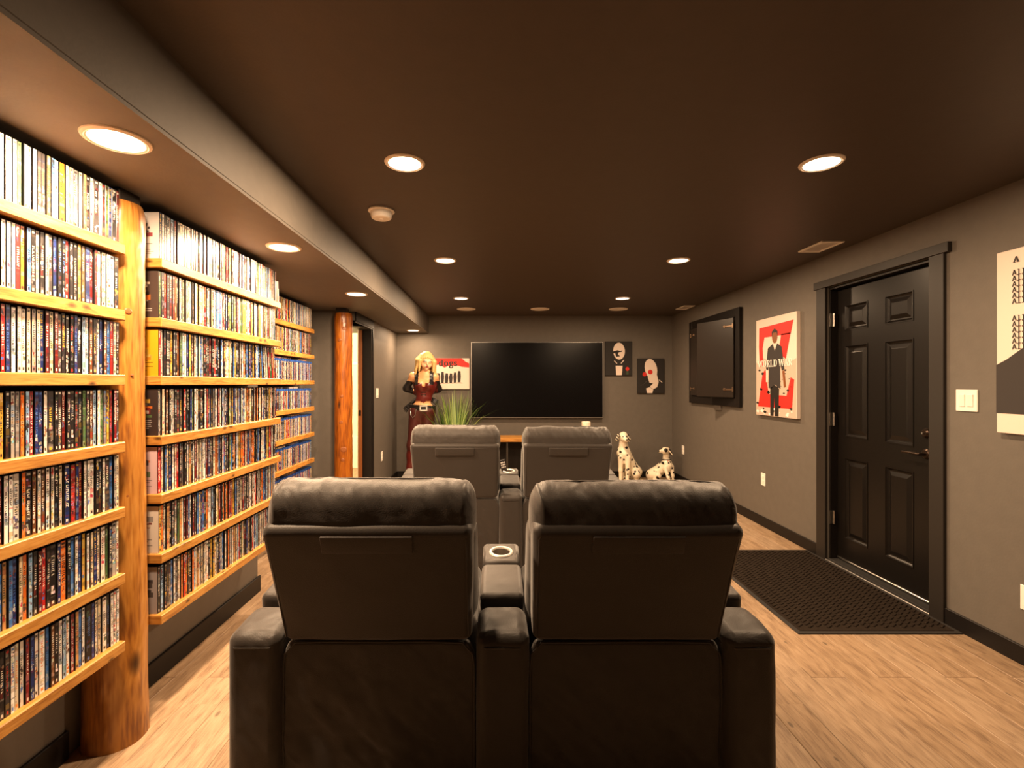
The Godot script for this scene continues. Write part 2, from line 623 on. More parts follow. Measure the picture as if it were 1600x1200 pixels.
func make_case_atlas() -> void:
	var im := Image.create_empty(1024, 2048, false, Image.FORMAT_RGB8)
	im.fill(rgb8(30, 27, 27))
	var r := RandomNumberGenerator.new()
	r.seed = 77
	for n in CELLS:
		var ti := r.randi() % TONES.size()
		if SPINES.has(n):
			ti = 0
		tone_of.append(ti)
		var t: Array = TONES[ti]
		var c := rgb8(t[1], t[2], t[3])
		var dark := c.get_luminance() < 0.35
		var ox := (n % 32) * 32
		var oy := (n / 32) * 256
		im.fill_rect(Rect2i(ox, oy, 32, 256), c)
		for k in 16:
			var o: Array = TONES[r.randi() % TONES.size()]
			im.fill_rect(Rect2i(ox, oy + r.randi_range(0, 236), 32 if k % 2 else r.randi_range(8, 24), r.randi_range(5, 26)), rgb8(o[1], o[2], o[3]).lerp(c, r.randf_range(0.6, 0.85)))
		# printed picture blocks at the head, foot or middle
		for k in r.randi_range(2, 5):
			var o: Array = TONES[r.randi() % TONES.size()]
			var oc := rgb8(o[1], o[2], o[3]).lerp(c, r.randf_range(0.0, 0.55))
			var y0 := [r.randi_range(0, 40), r.randi_range(150, 215), r.randi_range(40, 160)][r.randi() % 3] as int
			for j in r.randi_range(2, 7):
				im.fill_rect(Rect2i(ox + r.randi_range(1, 16), oy + clampi(y0 + r.randi_range(-8, 26), 0, 240), r.randi_range(5, 15), r.randi_range(4, 14)), oc.lerp(Color(r.randf(), r.randf(), r.randf()), 0.15))
		# the title, as illegible print, down the spine
		var ink := rgb8(232, 226, 214) if dark else rgb8(36, 30, 30)
		if r.randf() < 0.3:
			ink = [rgb8(200, 40, 34), rgb8(226, 180, 60), rgb8(70, 110, 180), rgb8(220, 120, 50)][r.randi() % 4]
		if SPINES.has(n):
			write_down(im, ox + 9, oy + 64, SPINES[n], rgb8(236, 228, 214))
		else:
			var y := r.randi_range(36, 80)
			var stop := y + r.randi_range(70, 120)
			var x0 := ox + r.randi_range(7, 10)
			var wid := r.randi_range(10, 17)
			while y < stop:
				if r.randf() < 0.14:
					y += 7
				im.fill_rect(Rect2i(x0, oy + y, wid, 3), ink)
				if r.randf() < 0.6:
					im.fill_rect(Rect2i(x0 + (0 if r.randf() < 0.5 else wid - 4), oy + y, 4, 7), ink)
				y += r.randi_range(8, 10)
		# format mark at the head, studio mark at the foot
		if r.randf() < 0.7:
			im.fill_rect(Rect2i(ox + 6, oy + 8, 20, 9), ink.lerp(c, 0.2))
		if r.randf() < 0.8:
			im.fill_rect(Rect2i(ox + 9, oy + 234, 14, 12), ink.lerp(c, 0.15))
		# plastic edges
		im.fill_rect(Rect2i(ox, oy, 2, 256), rgb8(26, 24, 24) if r.randf() < 0.75 else c)
		im.fill_rect(Rect2i(ox + 30, oy, 2, 256), rgb8(26, 24, 24))
		im.fill_rect(Rect2i(ox, oy, 32, 2), rgb8(26, 24, 24))
	# rows 5 and 6: back covers (96 wide, 128 tall are enough) for the cases that turn their side to the room
	var looks := [[206, 200, 196], [62, 50, 46], [186, 140, 30], [46, 38, 38], [196, 170, 176], [206, 198, 188], [150, 146, 150]]
	for k in 7:
		var ox := k * 128
		var c := rgb8(looks[k][0], looks[k][1], looks[k][2])
		im.fill_rect(Rect2i(ox, 1280, 128, 192), c)
		im.fill_rect(Rect2i(ox + 12, 1288, 66, 20), rgb8(236, 232, 226))
		for q in 20:
			im.fill_rect(Rect2i(ox + 16 + q * 3, 1290, r.randi_range(1, 2), 14), rgb8(40, 36, 36))
		for q in 26:
			var o: Array = TONES[r.randi() % TONES.size()]
			im.fill_rect(Rect2i(ox + r.randi_range(12, 80), 1320 + r.randi_range(0, 70), r.randi_range(10, 34), r.randi_range(8, 26)), rgb8(o[1], o[2], o[3]).lerp(c, 0.25 if k != 2 else 0.75))
		if k == 2:
			im.fill_rect(Rect2i(ox + 30, 1330, 40, 44), rgb8(28, 24, 22))
			im.fill_rect(Rect2i(ox + 30, 1410, 40, 50), rgb8(28, 24, 22))
		for q in 7:
			im.fill_rect(Rect2i(ox + 14, 1400 + q * 8, r.randi_range(50, 96), 3), c.darkened(0.45) if c.get_luminance() > 0.4 else c.lightened(0.5))
	# plain patches: black plastic, clear blue plastic, plain grey
	im.fill_rect(Rect2i(960, 1280, 64, 64), rgb8(24, 22, 23))
	im.fill_rect(Rect2i(960, 1344, 64, 64), rgb8(34, 84, 168))
	im.fill_rect(Rect2i(960, 1408, 64, 64), rgb8(206, 200, 192))
	var m := mat("film_cases", Color.WHITE, 0.3, 0.0, 0.5)
	m.albedo_texture = tex(im)
	m.texture_repeat = false

# one case: spine towards +x, hinge side at the front; thick along z, its bottom at y = 0 and its spine at x = 0
func add_case(b: Shape, cell: int, t: float, h: float, dep: float, plastic := 0, cover := -1) -> void:
	var pl := Vector2(992.0 / 1024.0, (1312.0 + 64.0 * plastic) / 2048.0)
	var ox := (cell % 32) * 32 / 1024.0
	var oy := (cell / 32) * 256 / 2048.0
	var u0 := ox + 0.5 / 1024.0
	var u1 := ox + 31.5 / 1024.0
	var v0 := oy + 0.5 / 2048.0
	var v1 := oy + 255.5 / 2048.0
	var e := minf(0.0016, t * 0.2)
	var z := t / 2.0
	var top := h
	var vt := v0
	if plastic == 1:      # the blue strip above the printed slip
		var hb := h * 0.9
		b.quad(Vector3(0, hb, z - e), Vector3(0, hb, -z + e), Vector3(0, h, -z + e), Vector3(0, h, z - e), Vector3.RIGHT, pl, pl, pl, pl)
		top = hb
	b.quad(Vector3(0, 0, z - e), Vector3(0, 0, -z + e), Vector3(0, top, -z + e), Vector3(0, top, z - e), Vector3.RIGHT, Vector2(u0, v1), Vector2(u1, v1), Vector2(u1, vt), Vector2(u0, vt))
	var dk := Vector2(992.0 / 1024.0, 1312.0 / 2048.0)
	for sg in [-1.0, 1.0]:
		b.quad(Vector3(0, 0, (z - e) * sg), Vector3(0, h, (z - e) * sg), Vector3(-e, h, z * sg), Vector3(-e, 0, z * sg), Vector3(0.6, 0, 0.8 * sg), dk, dk, dk, dk)
		if cover >= 0 and sg > 0:
			var c0 := Vector2(cover * 128 / 1024.0, 1280 / 2048.0)
			var c1 := Vector2((cover * 128 + 128) / 1024.0, 1472 / 2048.0)
			b.quad(Vector3(-e, 0, z), Vector3(-dep, 0, z), Vector3(-dep, h, z), Vector3(-e, h, z), Vector3(0, 0, 1), Vector2(c1.x, c1.y), Vector2(c0.x, c1.y), c0, Vector2(c1.x, c0.y))
		else:
			b.quad(Vector3(-e, 0, z * sg), Vector3(-dep, 0, z * sg), Vector3(-dep, h, z * sg), Vector3(-e, h, z * sg), Vector3(0, 0, sg), pl, pl, pl, pl)
	b.quad(Vector3(0, h, z - e), Vector3(0, h, -z + e), Vector3(-dep, h, -z), Vector3(-dep, h, z), Vector3.UP, pl, pl, pl, pl)
	b.quad(Vector3(0, 0, z - e), Vector3(0, 0, -z + e), Vector3(-dep, 0, -z), Vector3(-dep, 0, z), Vector3.DOWN, pl, pl, pl, pl)
	b.quad(Vector3(-dep, 0, z), Vector3(-dep, 0, -z), Vector3(-dep, h, -z), Vector3(-dep, h, z), Vector3.LEFT, pl, pl, pl, pl)

# ------------------------------------------------------------------ the room
func build_room() -> void:
	# floor: a slab with planks laid on it, long side towards the screen wall, every other row shifted by half a plank
	var floor_o := structnode("floor")
	part("subfloor", span(-2.1, 2.7, -0.12, -0.012, REAR_D, BACK_D + 0.1), M.gap_dark, floor_o)
	var pw := 0.154
	var pl := 1.22
	var plank_mesh := []
	for k in 9:
		plank_mesh.append(box_mesh(Vector3(pw - 0.0012, 0.012, pl - 0.0012), 0.0019, Vector3(0, -0.006, 0), Vector2(k * 0.417, k * 0.131)))
	var row := 0
	var x := RIGHT_X - 0.004 - pw / 2.0
	while x > -2.0:
		var d := 2.266 + (pl / 2.0 if row % 2 == 1 else 0.0) - pl * 3.5
		while d < BACK_D + pl / 2.0:
			var long := pl
			var at := d
			if d - pl / 2.0 < REAR_D or d + pl / 2.0 > BACK_D or (x < -1.52 and d < 3.0):
				var lo := maxf(d - pl / 2.0, REAR_D)
				var hi := minf(d + pl / 2.0, BACK_D)
				if hi - lo < 0.1 or (x < -1.6 and (hi < 3.2 or lo > 4.9)):
					d += pl
					continue
				long = hi - lo
				at = (lo + hi) / 2.0
			var n := rng.randi() % 9
			var o := part("plank", plank_mesh[n], M["plank%d" % ((rng.randi() % 5) % 3)], floor_o, Vector3(x, 0, -at))
			o.scale.z = long / pl
			d += pl
		x -= pw
		row += 1

	struct("ceiling", span(SOFFIT_X, 2.7, CEIL_Y, CEIL_Y + 0.12, REAR_D - 0.1, BACK_D + 0.1), M.ceiling_paint)
	var bulk := structnode("ceiling_bulkhead")
	part("bulkhead_underside", span(-2.1, SOFFIT_X, SOFFIT_Y, SOFFIT_Y + 0.012, REAR_D, BACK_D), M.wall_paint, bulk)
	part("bulkhead_side", span(-2.1, SOFFIT_X, SOFFIT_Y + 0.012, CEIL_Y + 0.12, REAR_D, BACK_D, 0.004), M.wall_paint, bulk)

	# back wall (the screen wall), rear wall behind the camera
	struct("wall_back", span(-1.62, 2.72, -0.02, CEIL_Y, BACK_D, BACK_D + 0.12), M.wall_paint)
	struct("wall_rear", span(-2.1, 2.72, -0.02, CEIL_Y, REAR_D - 0.12, REAR_D), M.wall_paint)
	# right wall with the doorway
	var wr := structnode("wall_right")
	part("wall_section", span(RIGHT_X, 2.7, 0.0, CEIL_Y, REAR_D, 2.85), M.wall_paint, wr)
	part("wall_section", span(RIGHT_X, 2.7, 0.0, CEIL_Y, 3.77, BACK_D), M.wall_paint, wr)
	part("wall_section", span(RIGHT_X, 2.7, 2.085, CEIL_Y, 2.85, 3.77), M.wall_paint, wr)
	# left wall: shelf wall, recess, return with the doorway
	var wl := structnode("wall_left")
	part("wall_section", span(-2.1, -1.552, 0.0, SOFFIT_Y, REAR_D, 3.2), M.wall_paint, wl)
	part("recess_wall", span(-2.1, -1.90, 0.0, SOFFIT_Y, 3.2, 4.9), M.wall_paint, wl)
	part("recess_return", span(-2.1, -1.58, 0.0, SOFFIT_Y, 4.9, 5.0), M.wall_paint, wl)
	part("wall_section", span(-1.59, -1.44, 0.0, SOFFIT_Y, 5.70, BACK_D), M.wall_paint, wl)
	part("door_header", span(-1.59, -1.44, 1.975, SOFFIT_Y, 5.0, 5.70), M.wall_paint, wl)

	# skirting
	var b := Shape.new()
	struct("baseboard_right", span(RIGHT_X - 0.014, RIGHT_X, 0.0, 0.092, REAR_D, 2.769, 0.003), M.trim_black)
	struct("baseboard_right_far", span(RIGHT_X - 0.014, RIGHT_X, 0.0, 0.092, 3.873, BACK_D, 0.003), M.trim_black)
	struct("baseboard_back", span(-1.44, RIGHT_X - 0.014, 0.0, 0.092, BACK_D - 0.014, BACK_D, 0.003), M.trim_black)
	struct("baseboard_left", span(-1.552, -1.537, 0.0, 0.102, 2.0, 3.215, 0.003), M.trim_black)
	struct("baseboard_left_near", span(-1.552, -1.537, 0.0, 0.102, REAR_D, 1.775, 0.003), M.trim_black)
	struct("baseboard_left_far", span(-1.44, -1.426, 0.0, 0.092, 5.72, BACK_D - 0.014, 0.003), M.trim_black)
	struct("baseboard_recess", span(-1.90, -1.885, 0.0, 0.102, 3.22, 4.885, 0.003), M.trim_black)
	struct("baseboard_return", span(-1.885, -1.585, 0.0, 0.102, 4.885, 4.9, 0.003), M.trim_black)

	build_door()
	build_side_room()

func build_door() -> void:
	var d := structnode("door_1", Vector3(2.60, 0, -3.31))
	# local: x into the wall, z towards the camera
	var n0 := -0.455      # far edge, z
	var n1 := 0.455
	var b := Shape.new()
	# slab: core behind, stiles and rails in front of it, so that the six panels sit in wells
	b.box(Vector3(0.027, 1.045, 0), Vector3(0.026, 2.02, n1 - n0), 0.0)
	var ys := [0.03, 0.195, 0.80, 0.955, 1.635, 1.745, 1.935, 2.057]
	var zs := [n0, -0.372, -0.142, 0.008, 0.238, n1]
	for k in [0, 2, 4]:
		b.box(Vector3(0.007, (ys[0] + ys[7]) / 2, (zs[k] + zs[k + 1]) / 2), Vector3(0.014, ys[7] - ys[0], zs[k + 1] - zs[k]), 0.0)
	for k in [0, 2, 4, 6]:
		for q in [1, 3]:
			b.box(Vector3(0.007, (ys[k] + ys[k + 1]) / 2, (zs[q] + zs[q + 1]) / 2), Vector3(0.014, ys[k + 1] - ys[k], zs[q + 1] - zs[q]), 0.0)
	part("door_slab", b.done(), M.door_black, d)
	for k in [1, 3, 5]:
		for q in [1, 3]:
			var c := Vector3(0, (ys[k] + ys[k + 1]) / 2, (zs[q] + zs[q + 1]) / 2)
			var hy: float = (ys[k + 1] - ys[k]) / 2
			var hz: float = (zs[q + 1] - zs[q]) / 2
			var p := Shape.new()
			# rings of the moulded panel: (inset from the well's edge, depth behind the door's face)
			var rings := [[0.0, -0.003], [0.007, -0.003], [0.012, 0.004], [0.02, 0.011], [0.028, 0.012], [0.052, 0.003], [0.056, 0.002]]
			for r in rings.size() - 1:
				var a: Array = rings[r]
				var e: Array = rings[r + 1]
				for side in [[1, 1, -1, 1], [-1, -1, 1, -1], [1, -1, 1, 1], [-1, 1, -1, -1]]:
					var y0: float = side[0]
					var z0: float = side[1]
					var y1: float = side[2]
					var z1: float = side[3]
					var p0 := Vector3(a[1], (hy - a[0]) * y0, (hz - a[0]) * z0)
					var p1 := Vector3(a[1], (hy - a[0]) * y1, (hz - a[0]) * z1)
					var p2 := Vector3(e[1], (hy - e[0]) * y1, (hz - e[0]) * z1)
					var p3 := Vector3(e[1], (hy - e[0]) * y0, (hz - e[0]) * z0)
					var nor := (p1 - p0).cross(p3 - p0).normalized()
					if nor.x > 0 or (absf(nor.x) < 1e-4 and nor.dot(Vector3(0, p0.y + p1.y, p0.z + p1.z)) < 0):
						nor = -nor
					p.quad(p0, p1, p2, p3, nor)
			var l: Array = rings[-1]
			var ly: float = hy - l[0]
			var lz: float = hz - l[0]
			p.quad(Vector3(l[1], ly, lz), Vector3(l[1], ly, -lz), Vector3(l[1], -ly, -lz), Vector3(l[1], -ly, lz), Vector3.LEFT)
			part("door_panel", p.done(), M.door_black, d, c)
	# frame: lining, casing boards with the wider head, sill
	for z in [-0.47, 0.47]:
		part("jamb", box_mesh(Vector3(0.15, 2.085, 0.02), 0.001, Vector3(0.02, 1.0425, z - signf(z) * 0.01)), M.trim_black, d)
	part("head_jamb", box_mesh(Vector3(0.15, 0.02, 0.90), 0.001, Vector3(0.02, 2.075, 0)), M.trim_black, d)
	part("casing", box_mesh(Vector3(0.02, 2.085, 0.095), 0.002, Vector3(-0.08, 1.0425, 0.4925)), M.casing, d)
	part("casing", box_mesh(Vector3(0.02, 2.085, 0.105), 0.002, Vector3(-0.08, 1.0425, -0.5105)), M.casing, d)
	part("head_casing", box_mesh(Vector3(0.026, 0.056, 1.16), 0.002, Vector3(-0.083, 2.113, -0.007)), M.casing, d)
	part("sill", box_mesh(Vector3(0.09, 0.022, 0.88), 0.003, Vector3(-0.03, 0.012, 0)), M.gap_dark, d)
	part("sill_edge", box_mesh(Vector3(0.012, 0.012, 0.92), 0.002, Vector3(-0.083, 0.007, 0)), M.bezel, d)
	part("door_sweep", box_mesh(Vector3(0.012, 0.012, 0.88), 0.002, Vector3(-0.004, 0.036, 0)), M.steel, d)
	for y in [1.836, 1.08, 0.333]:
		var h := part("hinge", box_mesh(Vector3(0.03, 0.1, 0.004), 0.0005, Vector3(-0.045, y, -0.447)), M.steel, d)
		var hb := Shape.new()
		hb.tube(PackedVector3Array([Vector3(-0.03, y - 0.05, -0.442), Vector3(-0.03, y + 0.05, -0.442)]), 0.006, 0.006, 10)
		part("hinge_pin", hb.done(), M.steel, h)
	# deadbolt and lever
	var k0 := part("deadbolt", lathe_mesh([[0.0, 0.02], [0.018, 0.02], [0.026, 0.012], [0.032, 0.0]], 24), M.bronze, d, Vector3(0, 1.05, 0.333), Vector3(0, 0, PI / 2))
	part("thumb_turn", box_mesh(Vector3(0.012, 0.018, 0.01), 0.002, Vector3(0, 0.024, 0)), M.steel, k0)
	var lv := part("handle", lathe_mesh([[0.0, 0.014], [0.022, 0.014], [0.031, 0.007], [0.033, 0.0]], 24), M.bronze, d, Vector3(0, 0.925, 0.333), Vector3(0, 0, PI / 2))
	var lb := Shape.new()
	lb.tube(PackedVector3Array([Vector3(0, 0.01, 0), Vector3(0, 0.045, 0), Vector3(0, 0.055, -0.012), Vector3(0.002, 0.055, -0.06), Vector3(0.0, 0.052, -0.12)]), 0.009, 0.007, 10)
	part("lever", lb.done(), M.bronze, lv)

func build_side_room() -> void:
	# the lit room behind the sliding door on the left
	struct("floor_side_room", span(-4.2, -1.59, -0.1, 0.0, 5.0, 8.1), M.plank0)
	struct("ceiling_side_room", span(-4.2, -1.59, 2.3, 2.4, 5.0, 8.1), M.side_room_paint)
	struct("wall_side_room_far", span(-4.2, -1.59, 0.0, 2.3, 8.0, 8.1), M.side_room_paint)
	struct("wall_side_room_left", span(-4.3, -4.2, 0.0, 2.3, 5.0, 8.1), M.side_room_paint)
	struct("wall_side_room_near", span(-4.2, -2.1, 0.0, 2.3, 4.9, 5.0), M.side_room_paint)
	struct("wall_side_room_right", span(-1.61, -1.59, 0.0, 2.3, 5.70, 8.0), M.side_room_paint)
	struct("trim_1", span(-4.2, -1.61, 0.0, 0.5, 7.9, 8.0, 0.004), M.white_plastic)
	struct("trim_2", span(-4.2, -1.61, 1.66, 1.70, 7.985, 8.0, 0.002), M.white_plastic)
	var l := OmniLight3D.new()
	l.name = "side_room_light"
	l.light_color = Color(1.0, 0.92, 0.76)
	l.light_energy = 5.0
	l.light_size = 0.08
	l.omni_range = 12.0
	l.omni_attenuation = 2.0
	l.shadow_enabled = true
	var o := base("ceiling_globe_lamp", "white globe lamp on the ceiling of the lit side room", "lamp", Vector3(-3.0, 2.3, -6.4))
	part("base_plate", lathe_mesh([[0.0, 0.0], [0.1, 0.0], [0.1, -0.02], [0.0, -0.02]], 20), M.white_plastic, o)
	var g := []
	for k in 9:
		g.append([sin(PI * k / 8.0) * 0.11, -0.12 - cos(PI * k / 8.0) * 0.11])
	part("bulb", lathe_mesh(g, 20), M.lamp_face, o)
	o.add_child(l)
	l.position = Vector3(0, -0.12, 0)

	# door_2: the sliding door, nearly all of it in its pocket, with its frame
	var d := structnode("door_2")
	var sl := part("door_edge", span(-1.587, -1.543, 0.01, 1.965, 5.64, 5.72, 0.002), M.door_edge_wood, d)
	part("latch", span(-1.577, -1.553, 0.985, 1.05, 5.634, 5.645, 0.001), M.bronze, sl)
	part("jamb", span(-1.541, -1.437, 0.0, 1.975, 5.66, 5.70, 0.001), M.trim_black, d)
	part("casing", span(-1.44, -1.428, 0.0, 2.0, 5.70, 5.735, 0.001), M.trim_black, d)
	part("head_jamb", span(-1.592, -1.432, 1.975, 1.995, 5.0, 5.70, 0.001), M.trim_black, d)
	part("head_casing", span(-1.44, -1.425, 1.99, 2.08, 5.0, 5.735, 0.001), M.trim_black, d)

# ------------------------------------------------------------------ ceiling fittings and wall plates
func downlight(x: float, y: float, d: float, label: String, group: String, power: float) -> void:
	var o := base("downlight", label, "ceiling light", Vector3(x, y, -d), 0.0, group)
	part("trim_ring", lathe_mesh([[0.072, 0.0], [0.072, -0.006], [0.079, -0.008], [0.088, -0.004], [0.09, 0.0]], 40), M.lamp_ring, o)
	part("lens", lathe_mesh([[0.0, -0.004], [0.073, -0.004]], 40), M.lamp_face, o)
	var l := AreaLight3D.new()
	l.name = "light"
	l.area_size = Vector2(0.1, 0.1)
	l.light_color = LAMP
	l.light_energy = power
	l.area_range = 14.0
	l.area_attenuation = 2.0
	l.shadow_enabled = true
	o.add_child(l)
	l.position = Vector3(0, -0.0075, 0)
	l.rotation.x = -PI / 2

func build_fittings() -> void:
	# speakers, vents, smoke alarm
	var i := 0
	for x in [-0.40, 0.57, 1.60]:
		var o := base("ceiling_speaker", ["round ceiling speaker grille beside the left far downlight", "round ceiling speaker grille above the middle of the television", "round ceiling speaker grille beside the right far downlight"][i], "speaker", Vector3(x, CEIL_Y, -6.48))
		part("rim", lathe_mesh([[0.112, 0.0], [0.112, -0.005], [0.12, -0.006], [0.124, 0.0]], 36), M.grille_white, o)
		part("grille", lathe_mesh([[0.0, -0.005], [0.08, -0.0045], [0.113, -0.002]], 36), M.grille_white, o)
		i += 1
	for v in [[2.32, 3.53, 0.16, 0.27, "white ceiling vent above the wall between canvas and door"], [2.42, 6.33, 0.14, 0.30, "small white ceiling vent near the corner above the cabinet"]]:
		var o := base("ceiling_vent", v[4], "vent", Vector3(v[0], CEIL_Y, -v[1]))
		var fr := Shape.new()
		var hw: float = v[2] / 2
		var hl: float = v[3] / 2
		for s in [-1.0, 1.0]:
			fr.box(Vector3(s * (hw - 0.01), -0.005, 0), Vector3(0.02, 0.01, hl * 2), 0.002)
			fr.box(Vector3(0, -0.005, s * (hl - 0.01)), Vector3(hw * 2 - 0.04, 0.01, 0.02), 0.002)
		part("frame", fr.done(), M.grille_white, o)
		part("backing", box_mesh(Vector3(hw * 2 - 0.03, 0.002, hl * 2 - 0.03), 0.0, Vector3(0, -0.001, 0)), M.grille_white, o)
		for k in 9:
			part("louvre", box_mesh(Vector3(hw * 2 - 0.04, 0.0016, 0.026), 0.0), M.grille_white, o, Vector3(0, -0.006, -hl + 0.035 + k * (hl * 2 - 0.07) / 8.0), Vector3(0.16, 0, 0))
	var s := base("smoke_alarm", "round yellowed smoke alarm on the ceiling beside the bulkhead", "smoke alarm", Vector3(-0.655, CEIL_Y, -2.8))
	part("mounting_plate", lathe_mesh([[0.0, 0.0], [0.072, 0.0], [0.074, -0.008], [0.066, -0.012], [0.0, -0.012]], 32), M.white_plastic, s)
	part("housing", lathe_mesh([[0.06, -0.01], [0.061, -0.026], [0.055, -0.045], [0.046, -0.05], [0.0, -0.052]], 32), M.white_plastic, s)
	part("test_button", lathe_mesh([[0.014, -0.051], [0.013, -0.055], [0.0, -0.056]], 16), M.grille_white, s)

	# switches and outlets: local z is the wall's normal
	var sw := base("light_switch", "white double rocker switch beside the black door", "light switch", Vector3(RIGHT_X, 1.259, -2.648), -PI / 2)
	part("plate", box_mesh(Vector3(0.122, 0.117, 0.007), 0.002, Vector3(0, 0, 0.0035)), M.white_plastic, sw)
	for k in [-0.023, 0.023]:
		part("rocker", box_mesh(Vector3(0.033, 0.066, 0.006), 0.0015, Vector3(k, 0, 0.0085)), M.white_plastic, sw, Vector3.ZERO, Vector3(0.04, 0, 0))
	var s2 := base("light_switch", "white switch plate between the dark door frame and the corner", "light switch", Vector3(-1.44, 1.238, -5.93), PI / 2)
	part("plate", box_mesh(Vector3(0.105, 0.117, 0.007), 0.002, Vector3(0, 0, 0.0035)), M.white_plastic, s2)
	for k in [-0.022, 0.022]:
		part("rocker", box_mesh(Vector3(0.03, 0.062, 0.006), 0.0015, Vector3(k, 0, 0.0085)), M.white_plastic, s2)
	for q in [[RIGHT_X, 0.444, 4.67, -1, "white outlet low on the wall beneath the canvas print"], [RIGHT_X, 0.455, 6.68, -1, "white outlet low on the wall behind the small dog statue"], [-1.44, 0.443, 6.17, 1, "white outlet low on the wall below the small switch"], [RIGHT_X, 0.325, 2.34, -1, "white outlet low below the typed poster"]]:
		var o := base("wall_outlet", q[4], "outlet", Vector3(q[0], q[1], -q[2]), PI / 2 * q[3])
		part("plate", box_mesh(Vector3(0.074, 0.118, 0.006), 0.002, Vector3(0, 0, 0.003)), M.white_plastic, o)
		for y in [-0.02, 0.02]:
			part("socket", box_mesh(Vector3(0.033, 0.028, 0.005), 0.002, Vector3(0, y, 0.0065)), M.white_plastic, o)

# ------------------------------------------------------------------ shelves, log posts, film cases
func log_mesh(r: float, h: float, sd: int, flare := 0.0) -> ArrayMesh:
	var b := Shape.new()
	var segs := 40
	var rows := 90
	var nz := FastNoiseLite.new()
	nz.seed = sd
	nz.frequency = 1.0
	var rad := func(a: float, y: float) -> float:
		var w := nz.get_noise_3d(cos(a) * 0.9, y * 1.6, sin(a) * 0.9) * 0.06 + nz.get_noise_3d(cos(a) * 3.0, y * 4.0, sin(a) * 3.0) * 0.02
		var top := 1.0 - 0.10 * pow(clampf((y - h + 0.05) / 0.05, 0, 1), 2.0)
		return r * (1.0 + w + flare * pow(1.0 - y / h, 3.0)) * top
	for j in rows + 1:
		var y := h * j / rows
		for i in segs + 1:
			var a := TAU * i / segs
			var q: float = rad.call(a, y)
			var ta: float = rad.call(a + 0.02, y) - rad.call(a - 0.02, y)
			var ty: float = rad.call(a, y + 0.01) - rad.call(a, y - 0.01)
			var e := Vector3(cos(a), 0, sin(a))
			var t := Vector3(-sin(a), 0, cos(a))
			b.vert(e * q + Vector3(0, y, 0), e - t * (ta / (0.04 * q)) - Vector3.UP * (ty / 0.02), Vector2(y * 0.45, 1.0 - float(i) / segs))
	for j in rows:
		for i in segs:
			var k := j * (segs + 1) + i
			b.tri(k, k + 1, k + segs + 1)
			b.tri(k + 1, k + segs + 2, k + segs + 1)
	var c := b.vert(Vector3(0, h, 0), Vector3.UP, Vector2(0.5, 0.5))
	for i in segs + 1:
		var a := TAU * i / segs
		var q: float = rad.call(a, h)
		b.vert(Vector3(cos(a) * q, h, sin(a) * q), Vector3.UP, Vector2(0.5 + cos(a) * 0.05, 0.5 + sin(a) * 0.05))
	for i in segs:
		b.tri(c, c + 1 + i, c + 2 + i)
	return b.done()

func build_posts() -> void:
	var p := base("log_post", "peeled honey-coloured log post between the two long banks of shelves", "post", Vector3(-1.456, 0, -1.885))
	part("log", log_mesh(0.091, 2.035, 3, 0.16), M.log_honey, p)
	part("packing_block", box_mesh(Vector3(0.11, 0.047, 0.11), 0.004, Vector3(0, 2.0585, 0)), M.casing, p)
	for k in [[0.5, 1.62, 0.014], [0.35, 1.38, 0.006], [0.55, 0.93, 0.012], [0.42, 0.62, 0.008]]:
		var kn := Shape.new()
		kn.lathe(Vector3.ZERO, PackedVector2Array([Vector2(k[2], 0), Vector2(k[2] * 0.7, 0.004), Vector2(0, 0.005)]), 14)
		var a: float = k[0]
		part("knot", kn.done(), M.door_edge_wood, p, Vector3(cos(a) * 0.089, k[1], sin(a) * 0.089), Vector3(0, -a, 0) + Vector3(0, 0, -PI / 2))
	var q := base("log_post", "reddish-amber log post beside the lit doorway", "post", Vector3(-1.4926, 0, -4.80))
	part("log", log_mesh(0.084, 2.035, 8, 0.05), M.log_amber, q)
	part("packing_block", box_mesh(Vector3(0.1, 0.047, 0.1), 0.004, Vector3(-0.01, 2.0585, 0)), M.casing, q)
	for k in [[1.15, 1.88, 0.02], [1.7, 1.77, 0.018], [1.45, 1.23, 0.016], [1.55, 0.98, 0.02], [1.25, 0.72, 0.03], [1.35, 0.62, 0.018]]:
		var kn := Shape.new()
		kn.lathe(Vector3.ZERO, PackedVector2Array([Vector2(k[2], 0), Vector2(k[2] * 0.7, 0.004), Vector2(0, 0.005)]), 14)
		var a: float = k[0]
		part("knot", kn.done(), M.door_edge_wood, q, Vector3(cos(a) * 0.083, k[1], sin(a) * 0.083), Vector3(0, -a, 0) + Vector3(0, 0, -PI / 2))

const COUNTS := ["first", "second", "third", "fourth", "fifth", "sixth", "seventh", "eighth", "ninth", "tenth", "eleventh", "twelfth", "thirteenth", "fourteenth", "fifteenth", "sixteenth", "seventeenth", "eighteenth",
	"nineteenth", "twentieth", "twenty-first", "twenty-second", "twenty-third", "twenty-fourth", "twenty-fifth", "twenty-sixth", "twenty-seventh", "twenty-eighth", "twenty-ninth", "thirtieth", "thirty-first", "thirty-second", "thirty-third"]

